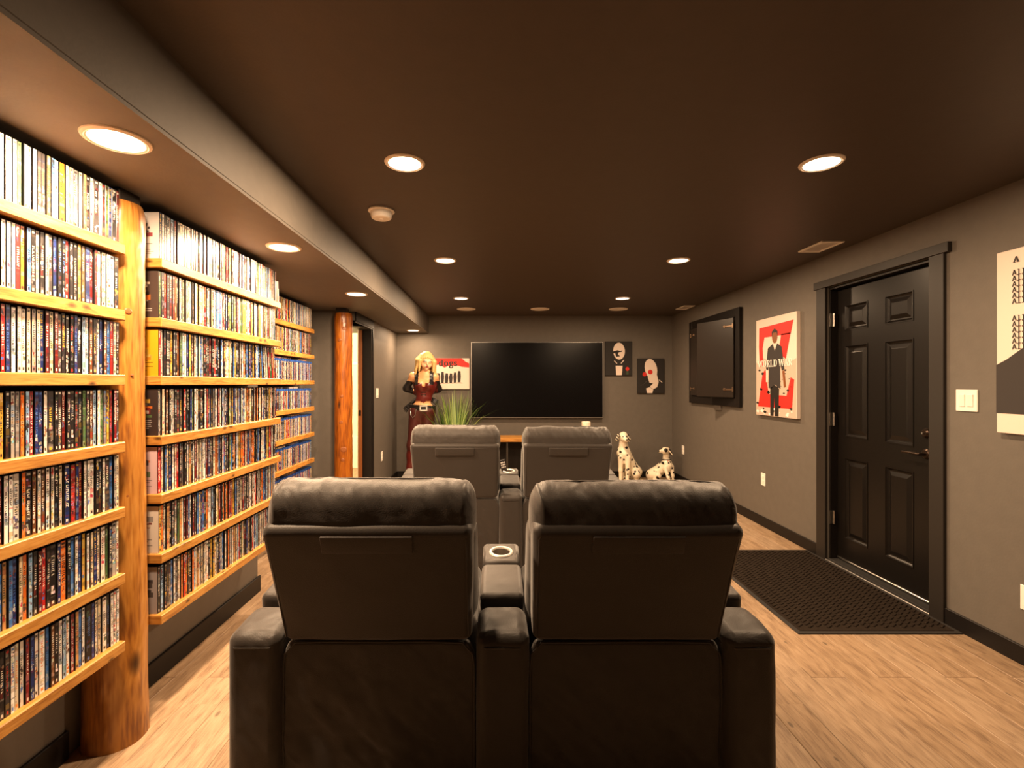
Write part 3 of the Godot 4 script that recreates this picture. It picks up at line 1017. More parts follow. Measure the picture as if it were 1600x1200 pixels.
func build_shelves() -> void:
	var spots := [[-1.552, -1.35, 0.55, 1.795, "long pine shelf on the near side of the honey log post, %s of seven"], [-1.552, -1.35, 1.985, 3.085, "pine shelf beyond the honey log post, %s of the seven in the middle bank"], [-1.90, -1.70, 3.23, 4.60, "shorter pine shelf in the wall recess, %s of the seven there"]]
	for s in 3:
		var q: Array = spots[s]
		for k in 7:
			var y: float = SHELF_TOPS[k] - 0.019
			var long: float = q[3] - q[2]
			var b := Shape.new()
			# long axis along z; the wood's grain runs with it
			b.box(Vector3.ZERO, Vector3(q[1] - q[0], 0.038, long), 0.003, Vector2(k * 0.37 + s, k * 0.21))
			single("shelf", b.done(), M.pine, q[4] % ROW_WORDS[k], "shelf", Vector3((q[0] + q[1]) / 2, y, -(q[2] + q[3]) / 2), ["shelves near the camera", "shelves of the middle bank", "shelves in the recess"][s])

	# the cases: the 300 that show largest are things of their own, the others one mesh
	var rest := Shape.new()
	var meshes := {}
	var r := RandomNumberGenerator.new()
	r.seed = 515
	for k in 7:
		# near bank, from the post towards the camera
		var d := 1.792
		var n := 0
		var y: float = SHELF_TOPS[k]
		while d > 0.62:
			var t: float = [0.0142, 0.0142, 0.0148, 0.0142, 0.0148, 0.0142, 0.021, 0.0142][r.randi() % 8]
			var cell := r.randi() % CELLS
			var wob := r.randf_range(-0.003, 0.003)
			var h := 0.19 if r.randf() < 0.94 else 0.186
			if d > 1.37:
				put_case(meshes, cell, t, h, Vector3(-1.372 + wob, y, -(d - t / 2)), n, k, true, -1)
			else:
				rest.xf = Transform3D(Basis(), Vector3(-1.372 + wob, y, -(d - t / 2)))
				add_case(rest, cell, t, h, 0.135)
			d -= t + 0.0004
			n += 1
		# middle bank, from the post away from the camera
		d = 2.0
		n = 0
		while d < 3.045:
			var t: float = [0.0142, 0.0142, 0.0148, 0.0142, 0.0148, 0.0142, 0.019, 0.0142][r.randi() % 8]
			var cell := r.randi() % CELLS
			var wob := r.randf_range(-0.004, 0.004)
			if n < 12:
				put_case(meshes, cell, t, 0.19, Vector3(-1.372 + wob, y, -(d + t / 2)), n, k, false, k if n == 0 else -1)
			else:
				var lean := 0.0
				if k == 2 and d > 2.86:
					lean = 0.10
				rest.xf = Transform3D(Basis(Vector3.RIGHT, lean), Vector3(-1.372 + wob, y + (0.001 if lean > 0 else 0.0), -(d + t / 2 + lean * 0.02)))
				add_case(rest, cell, t, 0.19, 0.135)
			d += t + 0.0004
			n += 1
		# recess: slim blue cases from the third shelf down
		d = 3.26
		var blue := k >= 2
		while d < 4.575:
			var t := 0.0122 if blue else 0.0144
			rest.xf = Transform3D(Basis(), Vector3(-1.722 + r.randf_range(-0.003, 0.003), y, -(d + t / 2)))
			add_case(rest, r.randi() % CELLS, t, 0.171 if blue else 0.19, 0.135, 1 if blue else 0)
			d += t + 0.0004
		if blue:       # a few cases lying flat on the upright ones
			d = 3.7
			while d < 4.5:
				rest.xf = Transform3D(Basis(Vector3.RIGHT, PI / 2), Vector3(-1.727, y + 0.179, -d))
				add_case(rest, r.randi() % CELLS, 0.0142, 0.17, 0.13, 2)
				d += r.randf_range(0.19, 0.36)
	var o := single("film_cases", rest.done(), M.film_cases, "tightly packed film cases filling the remaining lengths of all the shelves", "film cases", Vector3.ZERO, "film cases on the shelves")
	o.set_meta("kind", "stuff")
	# a metal bookend at the far end of the middle bank's top row
	var be := base("bookend", "small dark metal bookend at the end of the middle bank's top row", "bookend", Vector3(-1.40, SHELF_TOPS[0], -3.062))
	part("upright", box_mesh(Vector3(0.09, 0.13, 0.004), 0.001, Vector3(0, 0.065, 0)), M.steel, be)
	part("foot_plate", box_mesh(Vector3(0.09, 0.003, 0.02), 0.001, Vector3(0, 0.0015, -0.01)), M.steel, be)

func put_case(meshes: Dictionary, cell: int, t: float, h: float, at: Vector3, n: int, row: int, near: bool, cover: int) -> void:
	var key := "%d %.4f %.3f %d" % [cell, t, h, cover]
	if not meshes.has(key):
		var b := Shape.new()
		add_case(b, cell, t, h, 0.135, 0, cover)
		meshes[key] = b.done()
	var tone: String = TONES[tone_of[cell]][0]
	var label := ""
	if near:
		label = "%s film case, %s from the log post on the near bank's %s shelf" % [tone, COUNTS[n], ROW_WORDS[row]]
	else:
		label = "%s film case, %s past the log post on the middle bank's %s shelf" % [tone, COUNTS[n], ROW_WORDS[row]]
	single("film_case", meshes[key], M.film_cases, label, "film case", at, "film cases on the shelves")

# ------------------------------------------------------------------ recliners: local x right, y up, z towards the camera, z = 0 at the rear of the skirt
func wrinkled(amount: float, freq: Vector3, shift := 0.0) -> Callable:
	return func(p: Vector3) -> Vector3:
		var q := p * freq + Vector3.ONE * shift
		var w := noise.get_noise_3d(q.x, q.y, q.z) * 0.65 + noise.get_noise_3d(q.x * 2.3 + 9.0, q.y * 2.3, q.z * 2.3) * 0.35
		return p + Vector3(0, w * amount, w * amount)

func piping(pts: PackedVector3Array, r := 0.0035) -> ArrayMesh:
	var b := Shape.new()
	b.tube(pts, r, r, 6)
	return b.done()

func make_recliner(label: String, at: Vector3, arm: float, seed_at: float, group: String) -> Node3D:
	var o := base("recliner", label, "recliner", at, 0.0, group)
	var tilt := 0.36
	var up := Vector3(0, cos(tilt), sin(tilt))
	var back := Vector3(0, -sin(tilt), cos(tilt))
	# shell: the flat rear of the back, with a soft wrapped upper edge
	var b := Shape.new()
	b.cushion(Vector3.ZERO, Vector3(0.585, 0.425, 0.13), 0.026, 0.05, func(p: Vector3) -> Vector3:
		var w := noise.get_noise_3d(p.x * 3.0 + seed_at, p.y * 3.0, 0.0) * 0.004
		return Vector3(p.x * (1.0 + 0.035 * clampf(p.y / 0.425 + 0.5, 0, 1)), p.y, p.z + (w if p.z > 0 else 0.0)))
	var shell_at := Vector3(0, 0.738, 0.078) - back * 0.065
	var sh := part("back_shell", b.done(), M.leather, o, shell_at, Vector3(tilt, 0, 0))
	# seam round the shell's rear face
	var pts := PackedVector3Array()
	for k in [[-0.287, -0.20], [-0.287, 0.193], [-0.28, 0.2], [0.28, 0.2], [0.287, 0.193], [0.287, -0.20]]:
		pts.append(Vector3(k[0] * 0.985, k[1] * 0.93, 0.0625))
	part("piping", piping(pts, 0.0026), M.leather, sh)
	var tg := Shape.new()
	tg.cushion(Vector3.ZERO, Vector3(0.262, 0.056, 0.009), 0.003, 0.03)
	var tm := part("pull_flap", tg.done(), M.leather, o, shell_at + up * 0.163 + back * 0.0668, Vector3(tilt, 0, 0))
	var st := Shape.new()
	for s in [-1.0, 1.0]:
		for k in 26:
			st.box(Vector3(-0.12 + k * 0.0096, s * 0.021, 0.0027), Vector3(0.006, 0.0012, 0.001), 0.0)
		for k in 4:
			st.box(Vector3(s * 0.124, -0.015 + k * 0.01, 0.0027), Vector3(0.0012, 0.006, 0.001), 0.0)
	part("stitching", st.done(), M.leather_seam, tm)
	# the deep cushion in front of the shell, and the head roll over it
	b = Shape.new()
	b.cushion(Vector3.ZERO, Vector3(0.612, 0.42, 0.19), 0.075, 0.05, wrinkled(0.008, Vector3(5, 7, 5), seed_at))
	part("back_cushion", b.done(), M.leather, o, shell_at - back * 0.15 - up * 0.10, Vector3(tilt, 0, 0))
	b = Shape.new()
	b.cushion(Vector3.ZERO, Vector3(0.618, 0.20, 0.175), 0.0865, 0.012, func(p: Vector3) -> Vector3:
		# gathered along the top seam, fuller in the middle
		var edge := absf(p.x) / 0.31
		var g := noise.get_noise_3d(p.x * 16.0 + seed_at * 3.0 + p.y * 7.0, p.y * 3.0, p.z * 3.0)
		var broad := noise.get_noise_3d(p.x * 4.0 + seed_at, p.y * 4.0, p.z * 4.0)
		var top := clampf((p.y + 0.02) / 0.11, 0.0, 1.0)
		var s := 1.0 - 0.10 * pow(edge, 4.0)
		var fold := g * 0.0095 * (0.12 + 0.88 * top) * (0.3 + 0.7 * edge) + broad * 0.006
		var cap := clampf((absf(p.x) - 0.2225) / 0.0865, 0.0, 1.0)
		var wide := minf(absf(p.x), 0.2225) * 1.198 + cap * 0.0425
		var q := Vector3(signf(p.x) * wide + 0.004 * broad, p.y * s, p.z * s)
		var dir := Vector3(0, p.y, p.z).normalized()
		return q + dir * fold)
	var hr := part("headrest", b.done(), M.leather, o, Vector3(0, 0.962 - (0.008 if arm > 0 else 0.0), 0.045), Vector3(-0.1, 0, 0))
	pts = PackedVector3Array()
	for k in 41:
		var x := -0.27 + 0.54 * k / 40.0
		pts.append(Vector3(x, 0.0985 - 0.009 * pow(absf(x) / 0.27, 6.0) + 0.002 * noise.get_noise_2d(x * 20.0, seed_at), 0.012))
	part("piping", piping(pts), M.leather, hr)
	# skirt hanging below the shell, corners cut, a few soft folds
	b = Shape.new()
	var fold := func(p: Vector3) -> Vector3:
		var drop := clampf((0.53 - p.y) / 0.5, 0.0, 1.0)
		var w := noise.get_noise_3d(p.x * 3.2 + p.y * 2.4 + seed_at, p.y * 1.5, 1.0) * 0.036 + noise.get_noise_3d(p.x * 7.0, p.y * 6.0 + seed_at, 4.0) * 0.008
		var cut := clampf((p.y - 0.495) / 0.045, 0.0, 1.0) * 0.02
		return Vector3(p.x - signf(p.x) * cut * clampf(absf(p.x) / 0.3, 0, 1), p.y, p.z + w * (0.2 + 0.8 * drop) - 0.012 * drop)
	b.cushion(Vector3(0, 0.29, -0.02), Vector3(0.606, 0.50, 0.03), 0.012, 0.025, fold)
	var sk := part("skirt", b.done(), M.leather, o)
	pts = PackedVector3Array()
	for k in [[-0.299, 0.06], [-0.299, 0.2], [-0.299, 0.35], [-0.298, 0.46], [-0.296, 0.50], [-0.28, 0.537], [-0.15, 0.539], [0.0, 0.539], [0.15, 0.539], [0.28, 0.537], [0.296, 0.50], [0.298, 0.46], [0.299, 0.35], [0.299, 0.2], [0.299, 0.06]]:
		pts.append(fold.call(Vector3(k[0] * 1.005, k[1], -0.006)))
	part("piping", piping(pts), M.leather, sk)
	# seat, footrest, frame
	b = Shape.new()
	b.cushion(Vector3(0, 0.40, -0.56), Vector3(0.60, 0.19, 0.60), 0.06, 0.06, wrinkled(0.006, Vector3(6, 6, 6), seed_at + 3.0))
	part("seat", b.done(), M.leather, o)
	b = Shape.new()
	b.cushion(Vector3(0, 0.25, -0.865), Vector3(0.60, 0.36, 0.07), 0.03, 0.06)
	part("footrest", b.done(), M.leather, o)
	part("frame", box_mesh(Vector3(0.58, 0.30, 0.76), 0.01, Vector3(0, 0.155, -0.43)), M.leather_seam, o)
	# outer arm: a rear block with rounded shoulders and a raised pad in front of it
	var ar := make_arm(o, Vector3(arm * 0.386, 0, 0.02), 0.168, seed_at)
	pad(ar, 0.158, false, seed_at)
	return o

func make_arm(o: Node3D, at: Vector3, wide: float, seed_at: float) -> Node3D:
	var b := Shape.new()
	b.cushion(Vector3(0, 0.292, -0.10), Vector3(wide, 0.58, 0.20), 0.038, 0.03, func(p: Vector3) -> Vector3:
		var w := noise.get_noise_3d(p.x * 8.0 + seed_at, p.y * 4.0, p.z * 8.0) * 0.005
		var dip := 0.012 * clampf((p.y - 0.5) / 0.08, 0, 1) * clampf((p.z + 0.12) / 0.12, 0, 1)
		return p + Vector3(w * 0.5, -dip + w, w))
	var a := part("armrest", b.done(), M.leather, o, at)
	var h := wide / 2 + 0.0005
	part("piping", piping(PackedVector3Array([Vector3(-h, 0.533, -0.16), Vector3(-h, 0.533, -0.035), Vector3(-h + 0.03, 0.533, 0.001), Vector3(h - 0.03, 0.533, 0.001), Vector3(h, 0.533, -0.035), Vector3(h, 0.533, -0.16)]), 0.0022), M.leather, a)
	b = Shape.new()
	b.cushion(Vector3(0, 0.275, -0.55), Vector3(wide, 0.55, 0.66), 0.03, 0.08)
	part("arm_side", b.done(), M.leather, a)
	return a

func pad(ar: Node3D, wide: float, cup: bool, seed_at: float) -> void:
	var rise := 0.105
	var b := Shape.new()
	var bend := wrinkled(0.002, Vector3(7, 7, 7), seed_at + 7.0)
	b.cushion(Vector3(0, 0.0, -0.125), Vector3(wide, 0.075, 0.245), 0.022, 0.025, bend)
	var long := part("arm_pad", b.done(), M.leather, ar, Vector3(0, 0.568, -0.215), Vector3(rise, 0, 0))
	b = Shape.new()
	if not cup:
		b.cushion(Vector3(0, 0.0, -0.345), Vector3(wide, 0.075, 0.19), 0.022, 0.03, bend)
		part("front_pad", b.done(), M.leather, long)
		return
	# cup block: a pad with a round well
	var n := 48
	var hx := wide / 2
	var c := Vector3(0, 0.0375, -0.345)
	var hz := 0.095
	var rings := [[0.038, -0.006], [0.048, -0.002], [0.064, 0.0]]
	var prev := PackedInt32Array()
	for r in rings.size() + 4:
		var cur := PackedInt32Array()
		for k in n:
			var a := TAU * k / n
			var e := Vector3(cos(a), 0, sin(a))
			var p: Vector3
			var nor := Vector3.UP
			if r < rings.size():
				p = c + e * rings[r][0] + Vector3(0, rings[r][1], 0)
			else:
				var s := 1.0 / maxf(absf(e.x) / hx, absf(e.z) / hz)
				var edge: Vector3 = e * s
				var q: Array = [[0.0, 0.0], [0.012, -0.003], [0.02, -0.012], [0.022, -0.075]][r - rings.size()]
				p = c + Vector3(edge.x - signf(edge.x) * (0.022 - q[0]) * float(absf(edge.x) > hx - 0.023), q[1], edge.z - signf(edge.z) * (0.022 - q[0]) * float(absf(edge.z) > hz - 0.023))
				nor = (Vector3.UP * (1.0 - q[0] / 0.022) + Vector3(edge.x / hx, 0, edge.z / hz).normalized() * (q[0] / 0.022)).normalized()
			cur.append(b.vert(p, nor))
		if r > 0:
			for k in n:
				var k2 := (k + 1) % n
				b.tri(prev[k], prev[k2], cur[k])
				b.tri(prev[k2], cur[k2], cur[k])
		prev = cur
	var blk := part("cup_block", b.done(), M.leather, long)
	part("cup_well", lathe_mesh([[0.0, -0.055], [0.034, -0.055], [0.0375, -0.004]], 40), M.cup_steel, blk, c + Vector3(0, 0.001, 0))
	part("cup_holder", lathe_mesh([[0.0375, -0.006], [0.0385, 0.001], [0.0405, 0.004], [0.047, 0.004], [0.05, 0.0], [0.05, -0.004]], 40), M.chrome, blk, c + Vector3(0, 0.001, 0))

func make_console(label: String, at: Vector3, seed_at: float) -> Node3D:
	var o := base("cup_holder_console", label, "console", at, 0.0, "consoles between the recliners")
	var a := make_arm(o, Vector3(0, 0, 0.02), 0.166, seed_at)
	a.name = "console_body"
	pad(a, 0.156, true, seed_at)
	return o

func build_seats() -> void:
	make_recliner("dark leather recliner of the near row, left of the near cup-holder console", Vector3(-0.37, 0, -1.54), -1.0, 0.0, "near row of recliners")
	make_recliner("dark leather recliner of the near row, right of the near cup-holder console", Vector3(0.405, 0, -1.54), 1.0, 31.0, "near row of recliners")
	make_console("padded leather console with chrome cup holder between the near recliners", Vector3(0.019, 0, -1.54), 5.0)
	make_recliner("dark leather recliner of the far row, left one, in front of the tall grass", Vector3(-0.284, 0, -3.47), -1.0, 57.0, "far row of recliners")
	make_recliner("dark leather recliner of the far row, right one, beside the larger dog statue", Vector3(0.485, 0, -3.47), 1.0, 83.0, "far row of recliners")
	make_console("padded leather console holding a remote, between the far recliners", Vector3(0.10, 0, -3.47), 15.0)
	# remote control standing in the far console's cup holder, leaning to the left
	var r := base("remote_control", "small dark remote control with pale keys standing in the far cup holder", "remote control", Vector3(0.075, 0.585, -4.0))
	r.rotation = Vector3(-0.12, 0.1, 0.2)
	part("body", box_mesh(Vector3(0.045, 0.15, 0.018), 0.004, Vector3(0, 0.075, 0)), M.remote_black, r)
	for j in 3:
		for i in 3:
			part("key", box_mesh(Vector3(0.009, 0.011, 0.004), 0.001), M.remote_keys, r, Vector3(-0.013 + i * 0.013, 0.09 + j * 0.018, 0.0095))

# ------------------------------------------------------------------ television, stand, pictures, cabinet, mat
func canvas(called: String, label: String, at: Vector3, w: float, h: float, thick: float, turn: float, side: Material, group := "") -> Node3D:
	var o := base(called, label, "canvas print", at, turn, group)
	part("stretched_canvas", box_mesh(Vector3(w, h, thick), 0.003, Vector3(0, 0, thick / 2)), side, o)
	return o

func shape2(o: Node3D, called: String, pts: Array, m: Material, z: float, thick := 0.0012) -> void:
	var p := PackedVector2Array()
	for q in pts:
		p.append(Vector2(q[0], q[1]))
	var b := Shape.new()
	b.slab(p, z - thick, z)
	part(called, b.done(), m, o)

func disc(cx: float, cy: float, rx: float, ry: float, turn := 0.0, n := 22) -> Array:
	var out := []
	for k in n:
		var v := Vector2(cos(TAU * k / n) * rx, sin(TAU * k / n) * ry).rotated(turn)
		out.append([cx + v.x, cy + v.y])
	return out

func words(o: Node3D, called: String, text: String, family: String, size: float, m: Material, at: Vector3, squeeze := 1.0, bold := true) -> void:
	var f := SystemFont.new()
	f.font_names = PackedStringArray([family])
	if bold:
		f.font_weight = 700
	var t := TextMesh.new()
	t.text = text
	t.font = f
	t.font_size = 48
	t.pixel_size = size / 48.0
	t.depth = 0.002
	var p := part(called, t, m, o, at)
	p.scale = Vector3(squeeze, 1, 1)

func build_pictures() -> void:
	# the wide print left of the television: its own artwork is replaced by plain strokes, the lettering stays
	var back := -BACK_D
	var w := 0.60
	var o := canvas("canvas_print", "cream and red canvas lettered dogs, left of the television", Vector3(-0.70, 1.495, back), 0.62, 0.445, 0.03, 0.0, M.cream_paint)
	var z := 0.0315
	shape2(o, "red_band", [[-0.31, 0.222], [-0.31, 0.13], [-0.26, 0.15], [-0.2, 0.115], [-0.13, 0.135], [-0.05, 0.09], [0.0, 0.11], [0.07, 0.118], [0.15, 0.115], [0.2, 0.10], [0.305, 0.09], [0.305, 0.15], [0.25, 0.175], [0.2, 0.222]], M.red_paint, z)
	words(o, "lettering", "dogs", "Droid Sans", 0.118, M.ink, Vector3(0.0, 0.15, z + 0.001), 1.05)
	var r := RandomNumberGenerator.new()
	r.seed = 12
	for k in 7:
		var x := -0.2 + k * 0.06
		var h := r.randf_range(0.14, 0.175)
		var y0 := -0.13 + r.randf_range(-0.01, 0.01)
		shape2(o, "brush_stroke", [[x - 0.016, y0], [x + 0.004, y0 + 0.01], [x + 0.018, y0 - 0.004], [x + 0.026, y0 + h * 0.55], [x + 0.02, y0 + h], [x - 0.012, y0 + h * 1.02], [x - 0.024, y0 + h * 0.6]], M.ink, z + 0.0006 * (k % 2))
	shape2(o, "brush_stroke", [[-0.24, -0.14], [0.22, -0.136], [0.2, -0.128], [-0.2, -0.131]], M.ink, z)

	# two black canvases right of the television, with generic stencil heads
	o = canvas("canvas_print", "black canvas with pale stencil head and small red flower", Vector3(1.752, 1.715, back), 0.385, 0.49, 0.035, 0.0, M.canvas_black, "black stencil canvases")
	z = 0.0365
	shape2(o, "stencil_face", disc(0.005, 0.105, 0.084, 0.122, 0.05), M.cream_paint, z)
	shape2(o, "stencil_shadow", [[-0.08, 0.10], [-0.02, 0.118], [0.03, 0.105], [0.05, 0.118], [0.045, 0.095], [0.0, 0.088], [-0.01, 0.06], [0.02, 0.03], [-0.04, 0.025], [-0.05, 0.07], [-0.085, 0.075]], M.canvas_black, z + 0.001)
	shape2(o, "stencil_shirt", [[-0.045, -0.105], [0.055, -0.105], [0.045, -0.24], [-0.035, -0.24]], M.cream_paint, z)
	shape2(o, "stencil_collar", [[-0.06, -0.03], [-0.02, -0.07], [-0.028, -0.078], [-0.068, -0.036]], M.cream_paint, z)
	shape2(o, "stencil_collar", [[0.07, -0.02], [0.028, -0.07], [0.038, -0.076], [0.08, -0.026]], M.cream_paint, z)
	shape2(o, "red_flower", disc(0.125, -0.15, 0.026, 0.028), M.red_paint, z)
	shape2(o, "flower_stem", [[0.105, -0.18], [0.14, -0.18], [0.145, -0.23], [0.112, -0.235]], M.green_paint, z)
	o = canvas("canvas_print", "black canvas with pale bald stencil head and red spots", Vector3(2.215, 1.465, back), 0.385, 0.50, 0.035, 0.0, M.canvas_black, "black stencil canvases")
	shape2(o, "stencil_head", disc(0.0, 0.10, 0.088, 0.145, 0.2), M.cream_paint, z)
	shape2(o, "stencil_jaw", [[-0.05, 0.10], [0.07, 0.09], [0.11, -0.09], [0.09, -0.16], [0.04, -0.19], [-0.02, -0.16], [0.03, -0.11], [-0.02, -0.10], [-0.045, -0.03]], M.cream_paint, z + 0.0007)
	shape2(o, "stencil_shirt", [[-0.07, -0.18], [-0.02, -0.165], [0.035, -0.19], [0.02, -0.248], [-0.055, -0.248]], M.cream_paint, z)
	shape2(o, "red_spot", disc(-0.01, 0.055, 0.034, 0.034), M.red_paint, z + 0.0016)
	shape2(o, "red_spot", disc(-0.092, 0.022, 0.03, 0.03), M.red_paint, z + 0.0016)
	shape2(o, "stencil_line", [[-0.15, -0.135], [-0.075, -0.10], [-0.06, -0.07], [-0.072, -0.08], [-0.085, -0.108], [-0.15, -0.142]], M.cream_paint, z)
	shape2(o, "stencil_line", [[0.12, -0.055], [0.165, -0.095], [0.16, -0.1], [0.115, -0.062]], M.cream_paint, z)

	# the tall print on the right wall
	o = canvas("canvas_print", "tall cream and red canvas lettered WORLD WAR, left of the door", Vector3(RIGHT_X, 1.505, -4.42), 0.64, 0.90, 0.035, -PI / 2, M.cream_paint)
	z = 0.0365
	shape2(o, "red_paint_bar", [[-0.26, 0.37], [0.28, 0.385], [0.24, 0.27], [-0.17, 0.275], [-0.2, 0.18], [-0.19, 0.02], [-0.25, 0.0], [-0.265, 0.2]], M.red_paint, z)
	shape2(o, "red_paint_bar", [[0.1, 0.28], [0.24, 0.28], [0.17, 0.06], [0.06, 0.12]], M.red_paint, z)
	shape2(o, "red_paint_bar", [[-0.28, -0.37], [0.26, -0.37], [0.29, -0.12], [0.24, -0.10], [0.18, -0.26], [-0.1, -0.25], [-0.15, -0.02], [-0.2, -0.06]], M.red_paint, z)
	shape2(o, "grey_haze", [[-0.315, -0.445], [0.315, -0.445], [0.315, 0.06], [0.22, 0.02], [0.15, 0.09], [0.08, 0.03], [-0.08, 0.05], [-0.2, 0.09], [-0.26, 0.02], [-0.315, 0.05]], M.haze_grey, z - 0.0006)
	var rr := RandomNumberGenerator.new()
	rr.seed = 40
	for k in 46:
		var y := rr.randf_range(-0.44, 0.05) if k % 3 > 0 else rr.randf_range(-0.44, -0.36)
		var x := rr.randf_range(-0.30, 0.30)
		var s := rr.randf_range(0.006, 0.03)
		shape2(o, "grey_smudge", [[x - s, y], [x - s * 0.2, y + s * 0.5], [x + s, y + s * 0.2], [x + s * 0.3, y - s * 0.5]], [M.grille_white, M.leg_metal, M.trim_black][k % 3], z + 0.0002 + k * 0.000015)
	# a plain standing figure
	shape2(o, "figure_head", disc(0.0, 0.27, 0.042, 0.062), M.door_edge_wood, z + 0.001)
	shape2(o, "figure_hair", [[-0.044, 0.27], [-0.045, 0.315], [0.0, 0.342], [0.045, 0.315], [0.044, 0.275], [0.03, 0.305], [-0.03, 0.305]], M.ink, z + 0.0016)
	shape2(o, "figure_shirt", [[-0.03, 0.205], [-0.11, 0.17], [-0.14, -0.02], [-0.105, -0.03], [-0.09, 0.03], [-0.10, -0.19], [-0.05, -0.20], [0.0, -0.16], [0.09, -0.2], [0.085, 0.02], [0.115, -0.04], [0.15, -0.03], [0.11, 0.17], [0.04, 0.205], [0.0, 0.14]], M.ink, z + 0.001)
	shape2(o, "figure_arm", [[-0.14, -0.03], [-0.105, -0.035], [-0.11, -0.14], [-0.14, -0.14]], M.cream_paint, z + 0.0012)
	shape2(o, "figure_arm", [[0.118, -0.045], [0.15, -0.035], [0.175, -0.18], [0.145, -0.19]], M.door_edge_wood, z + 0.0012)
	shape2(o, "figure_trousers", [[-0.07, -0.195], [0.0, -0.165], [0.07, -0.2], [0.06, -0.445], [0.005, -0.445], [0.0, -0.26], [-0.02, -0.445], [-0.07, -0.445]], M.leg_metal, z + 0.001)
	words(o, "lettering", "WORLD WAR", "Droid Serif", 0.088, M.pale_ink, Vector3(-0.005, 0.03, z + 0.0022), 0.92)

	# the typed poster at the near end of the right wall
	o = canvas("canvas_print", "cream typed poster with a dark shape below, near the outlet", Vector3(RIGHT_X, 1.553, -2.165), 0.60, 0.895, 0.03, -PI / 2, M.cream_paint)
	z = 0.0315
	shape2(o, "dark_shape", [[-0.30, -0.11], [-0.25, -0.085], [-0.2, -0.05], [-0.12, 0.0], [0.0, 0.04], [0.12, 0.01], [0.3, -0.1], [0.3, -0.35], [-0.30, -0.35]], M.ink, z)
	for k in 14:
		if k not in [6, 7]:
			words(o, "lettering", "All", "Droid Sans Mono", 0.035, M.ink, Vector3(-0.192, 0.332 - k * 0.0275, z + 0.001), 1.0, false)
	words(o, "lettering", "A", "Droid Serif", 0.04, M.ink, Vector3(-0.205, 0.395, z + 0.001))

func build_tv() -> void:
	var o := base("television", "very large black television with thin silver rim on the screen wall", "television", Vector3(0.578, 0.861, -BACK_D))
	part("housing", box_mesh(Vector3(1.70, 0.90, 0.04), 0.01, Vector3(0, 0.545, 0.035)), M.trim_black, o)
	part("mount", box_mesh(Vector3(0.5, 0.4, 0.03), 0.004, Vector3(0, 0.545, 0.015)), M.trim_black, o)
	part("panel", box_mesh(Vector3(1.888, 1.088, 0.02), 0.002, Vector3(0, 0.545, 0.06)), M.bezel, o)
	part("screen", box_mesh(Vector3(1.872, 1.07, 0.003), 0.0005, Vector3(0, 0.546, 0.0705)), M.screen, o)

	var t := base("television_bench", "low bench with a thick pine top on dark metal legs below the television", "bench", Vector3(0.44, 0, -6.66))
	var top := Shape.new()
	top.box(Vector3.ZERO, Vector3(0.40, 0.05, 1.9), 0.004)
	part("bench_top", top.done(), M.pine, t, Vector3(0, 0.612, 0), Vector3(0, PI / 2, 0))
	for x in [-0.92, -0.30, 0.30, 0.92]:
		for z in [-0.15, 0.15]:
			part("leg", box_mesh(Vector3(0.025, 0.587, 0.025), 0.002, Vector3(0, 0.2935, 0)), M.leg_metal, t, Vector3(x, 0, z))
	part("rear_panel", box_mesh(Vector3(1.84, 0.45, 0.01), 0.001, Vector3(0, 0.35, -0.17)), M.trim_black, t)
	var c := base("pillar_candle", "white pillar candle on the bench below the television's right half", "candle", Vector3(1.19, 0.637, -6.56))
	part("wax", lathe_mesh([[0.0, 0.20], [0.045, 0.203], [0.056, 0.21], [0.059, 0.205], [0.059, 0.004], [0.055, 0.0], [0.0, 0.0]], 28), M.candle, c)
	part("wick", box_mesh(Vector3(0.003, 0.018, 0.003), 0.0, Vector3(0, 0.207, 0)), M.trim_black, c)

func build_cabinet() -> void:
	# black shutter cabinet on the right wall; local x along the wall (towards the far end), z into the room
	var o := base("wall_cabinet", "black framed wall cabinet with strap hinges, its nearer door ajar", "cabinet", Vector3(RIGHT_X, 1.625, -5.73), -PI / 2)
	# after the turn local +x points away from the rear of the room's camera side: x = -(depth - 5.73)
	var fr := Shape.new()
	var W := 1.32
	var H := 1.035
	for s in [-1.0, 1.0]:
		fr.box(Vector3(s * (W / 2 - 0.045), 0, 0.018), Vector3(0.09, H, 0.036), 0.003)
		fr.box(Vector3(0, s * (H / 2 - 0.045), 0.018), Vector3(W - 0.18, 0.09, 0.036), 0.003)
	part("frame", fr.done(), M.trim_black, o)
	part("backing", box_mesh(Vector3(W - 0.1, H - 0.1, 0.006), 0.0, Vector3(0, 0, 0.003)), M.trim_black, o)
	for s in [-1.0, 1.0]:
		var hold := part("door", door_leaf(), M.shutter, o, Vector3(s * 0.57, 0, 0.034), Vector3(0, s * (0.30 if s > 0 else 0.03), 0))
		hold.scale.x = 1.0
		if s < 0:
			hold.rotation.y = -0.03
		for y in [-0.335, 0.335]:
			var b := Shape.new()
			var dirx: float = -s
			b.box(Vector3(dirx * 0.06, 0, 0), Vector3(0.12, 0.016, 0.005), 0.001)
			b.lathe(Vector3(dirx * 0.125, 0, 0), PackedVector2Array([Vector2(0, 0.004), Vector2(0.017, 0.003), Vector2(0.017, -0.003)]), 12)
			b.box(Vector3(dirx * 0.128, 0, 0), Vector3(0.03, 0.03, 0.006), 0.006)
			b.box(Vector3(dirx * 0.01, 0, 0), Vector3(0.02, 0.05, 0.006), 0.003)
			part("strap_hinge", b.done(), M.hinge_bronze, hold, Vector3(0, y, 0.022))
		# leaves hang from their outer edges
		if s > 0:
			hold.mesh = door_leaf(-1.0)
		else:
			hold.mesh = door_leaf(1.0)
	part("bracket", box_mesh(Vector3(0.16, 0.06, 0.02), 0.002, Vector3(0.12, -H / 2 - 0.028, 0.012)), M.wall_paint, o)

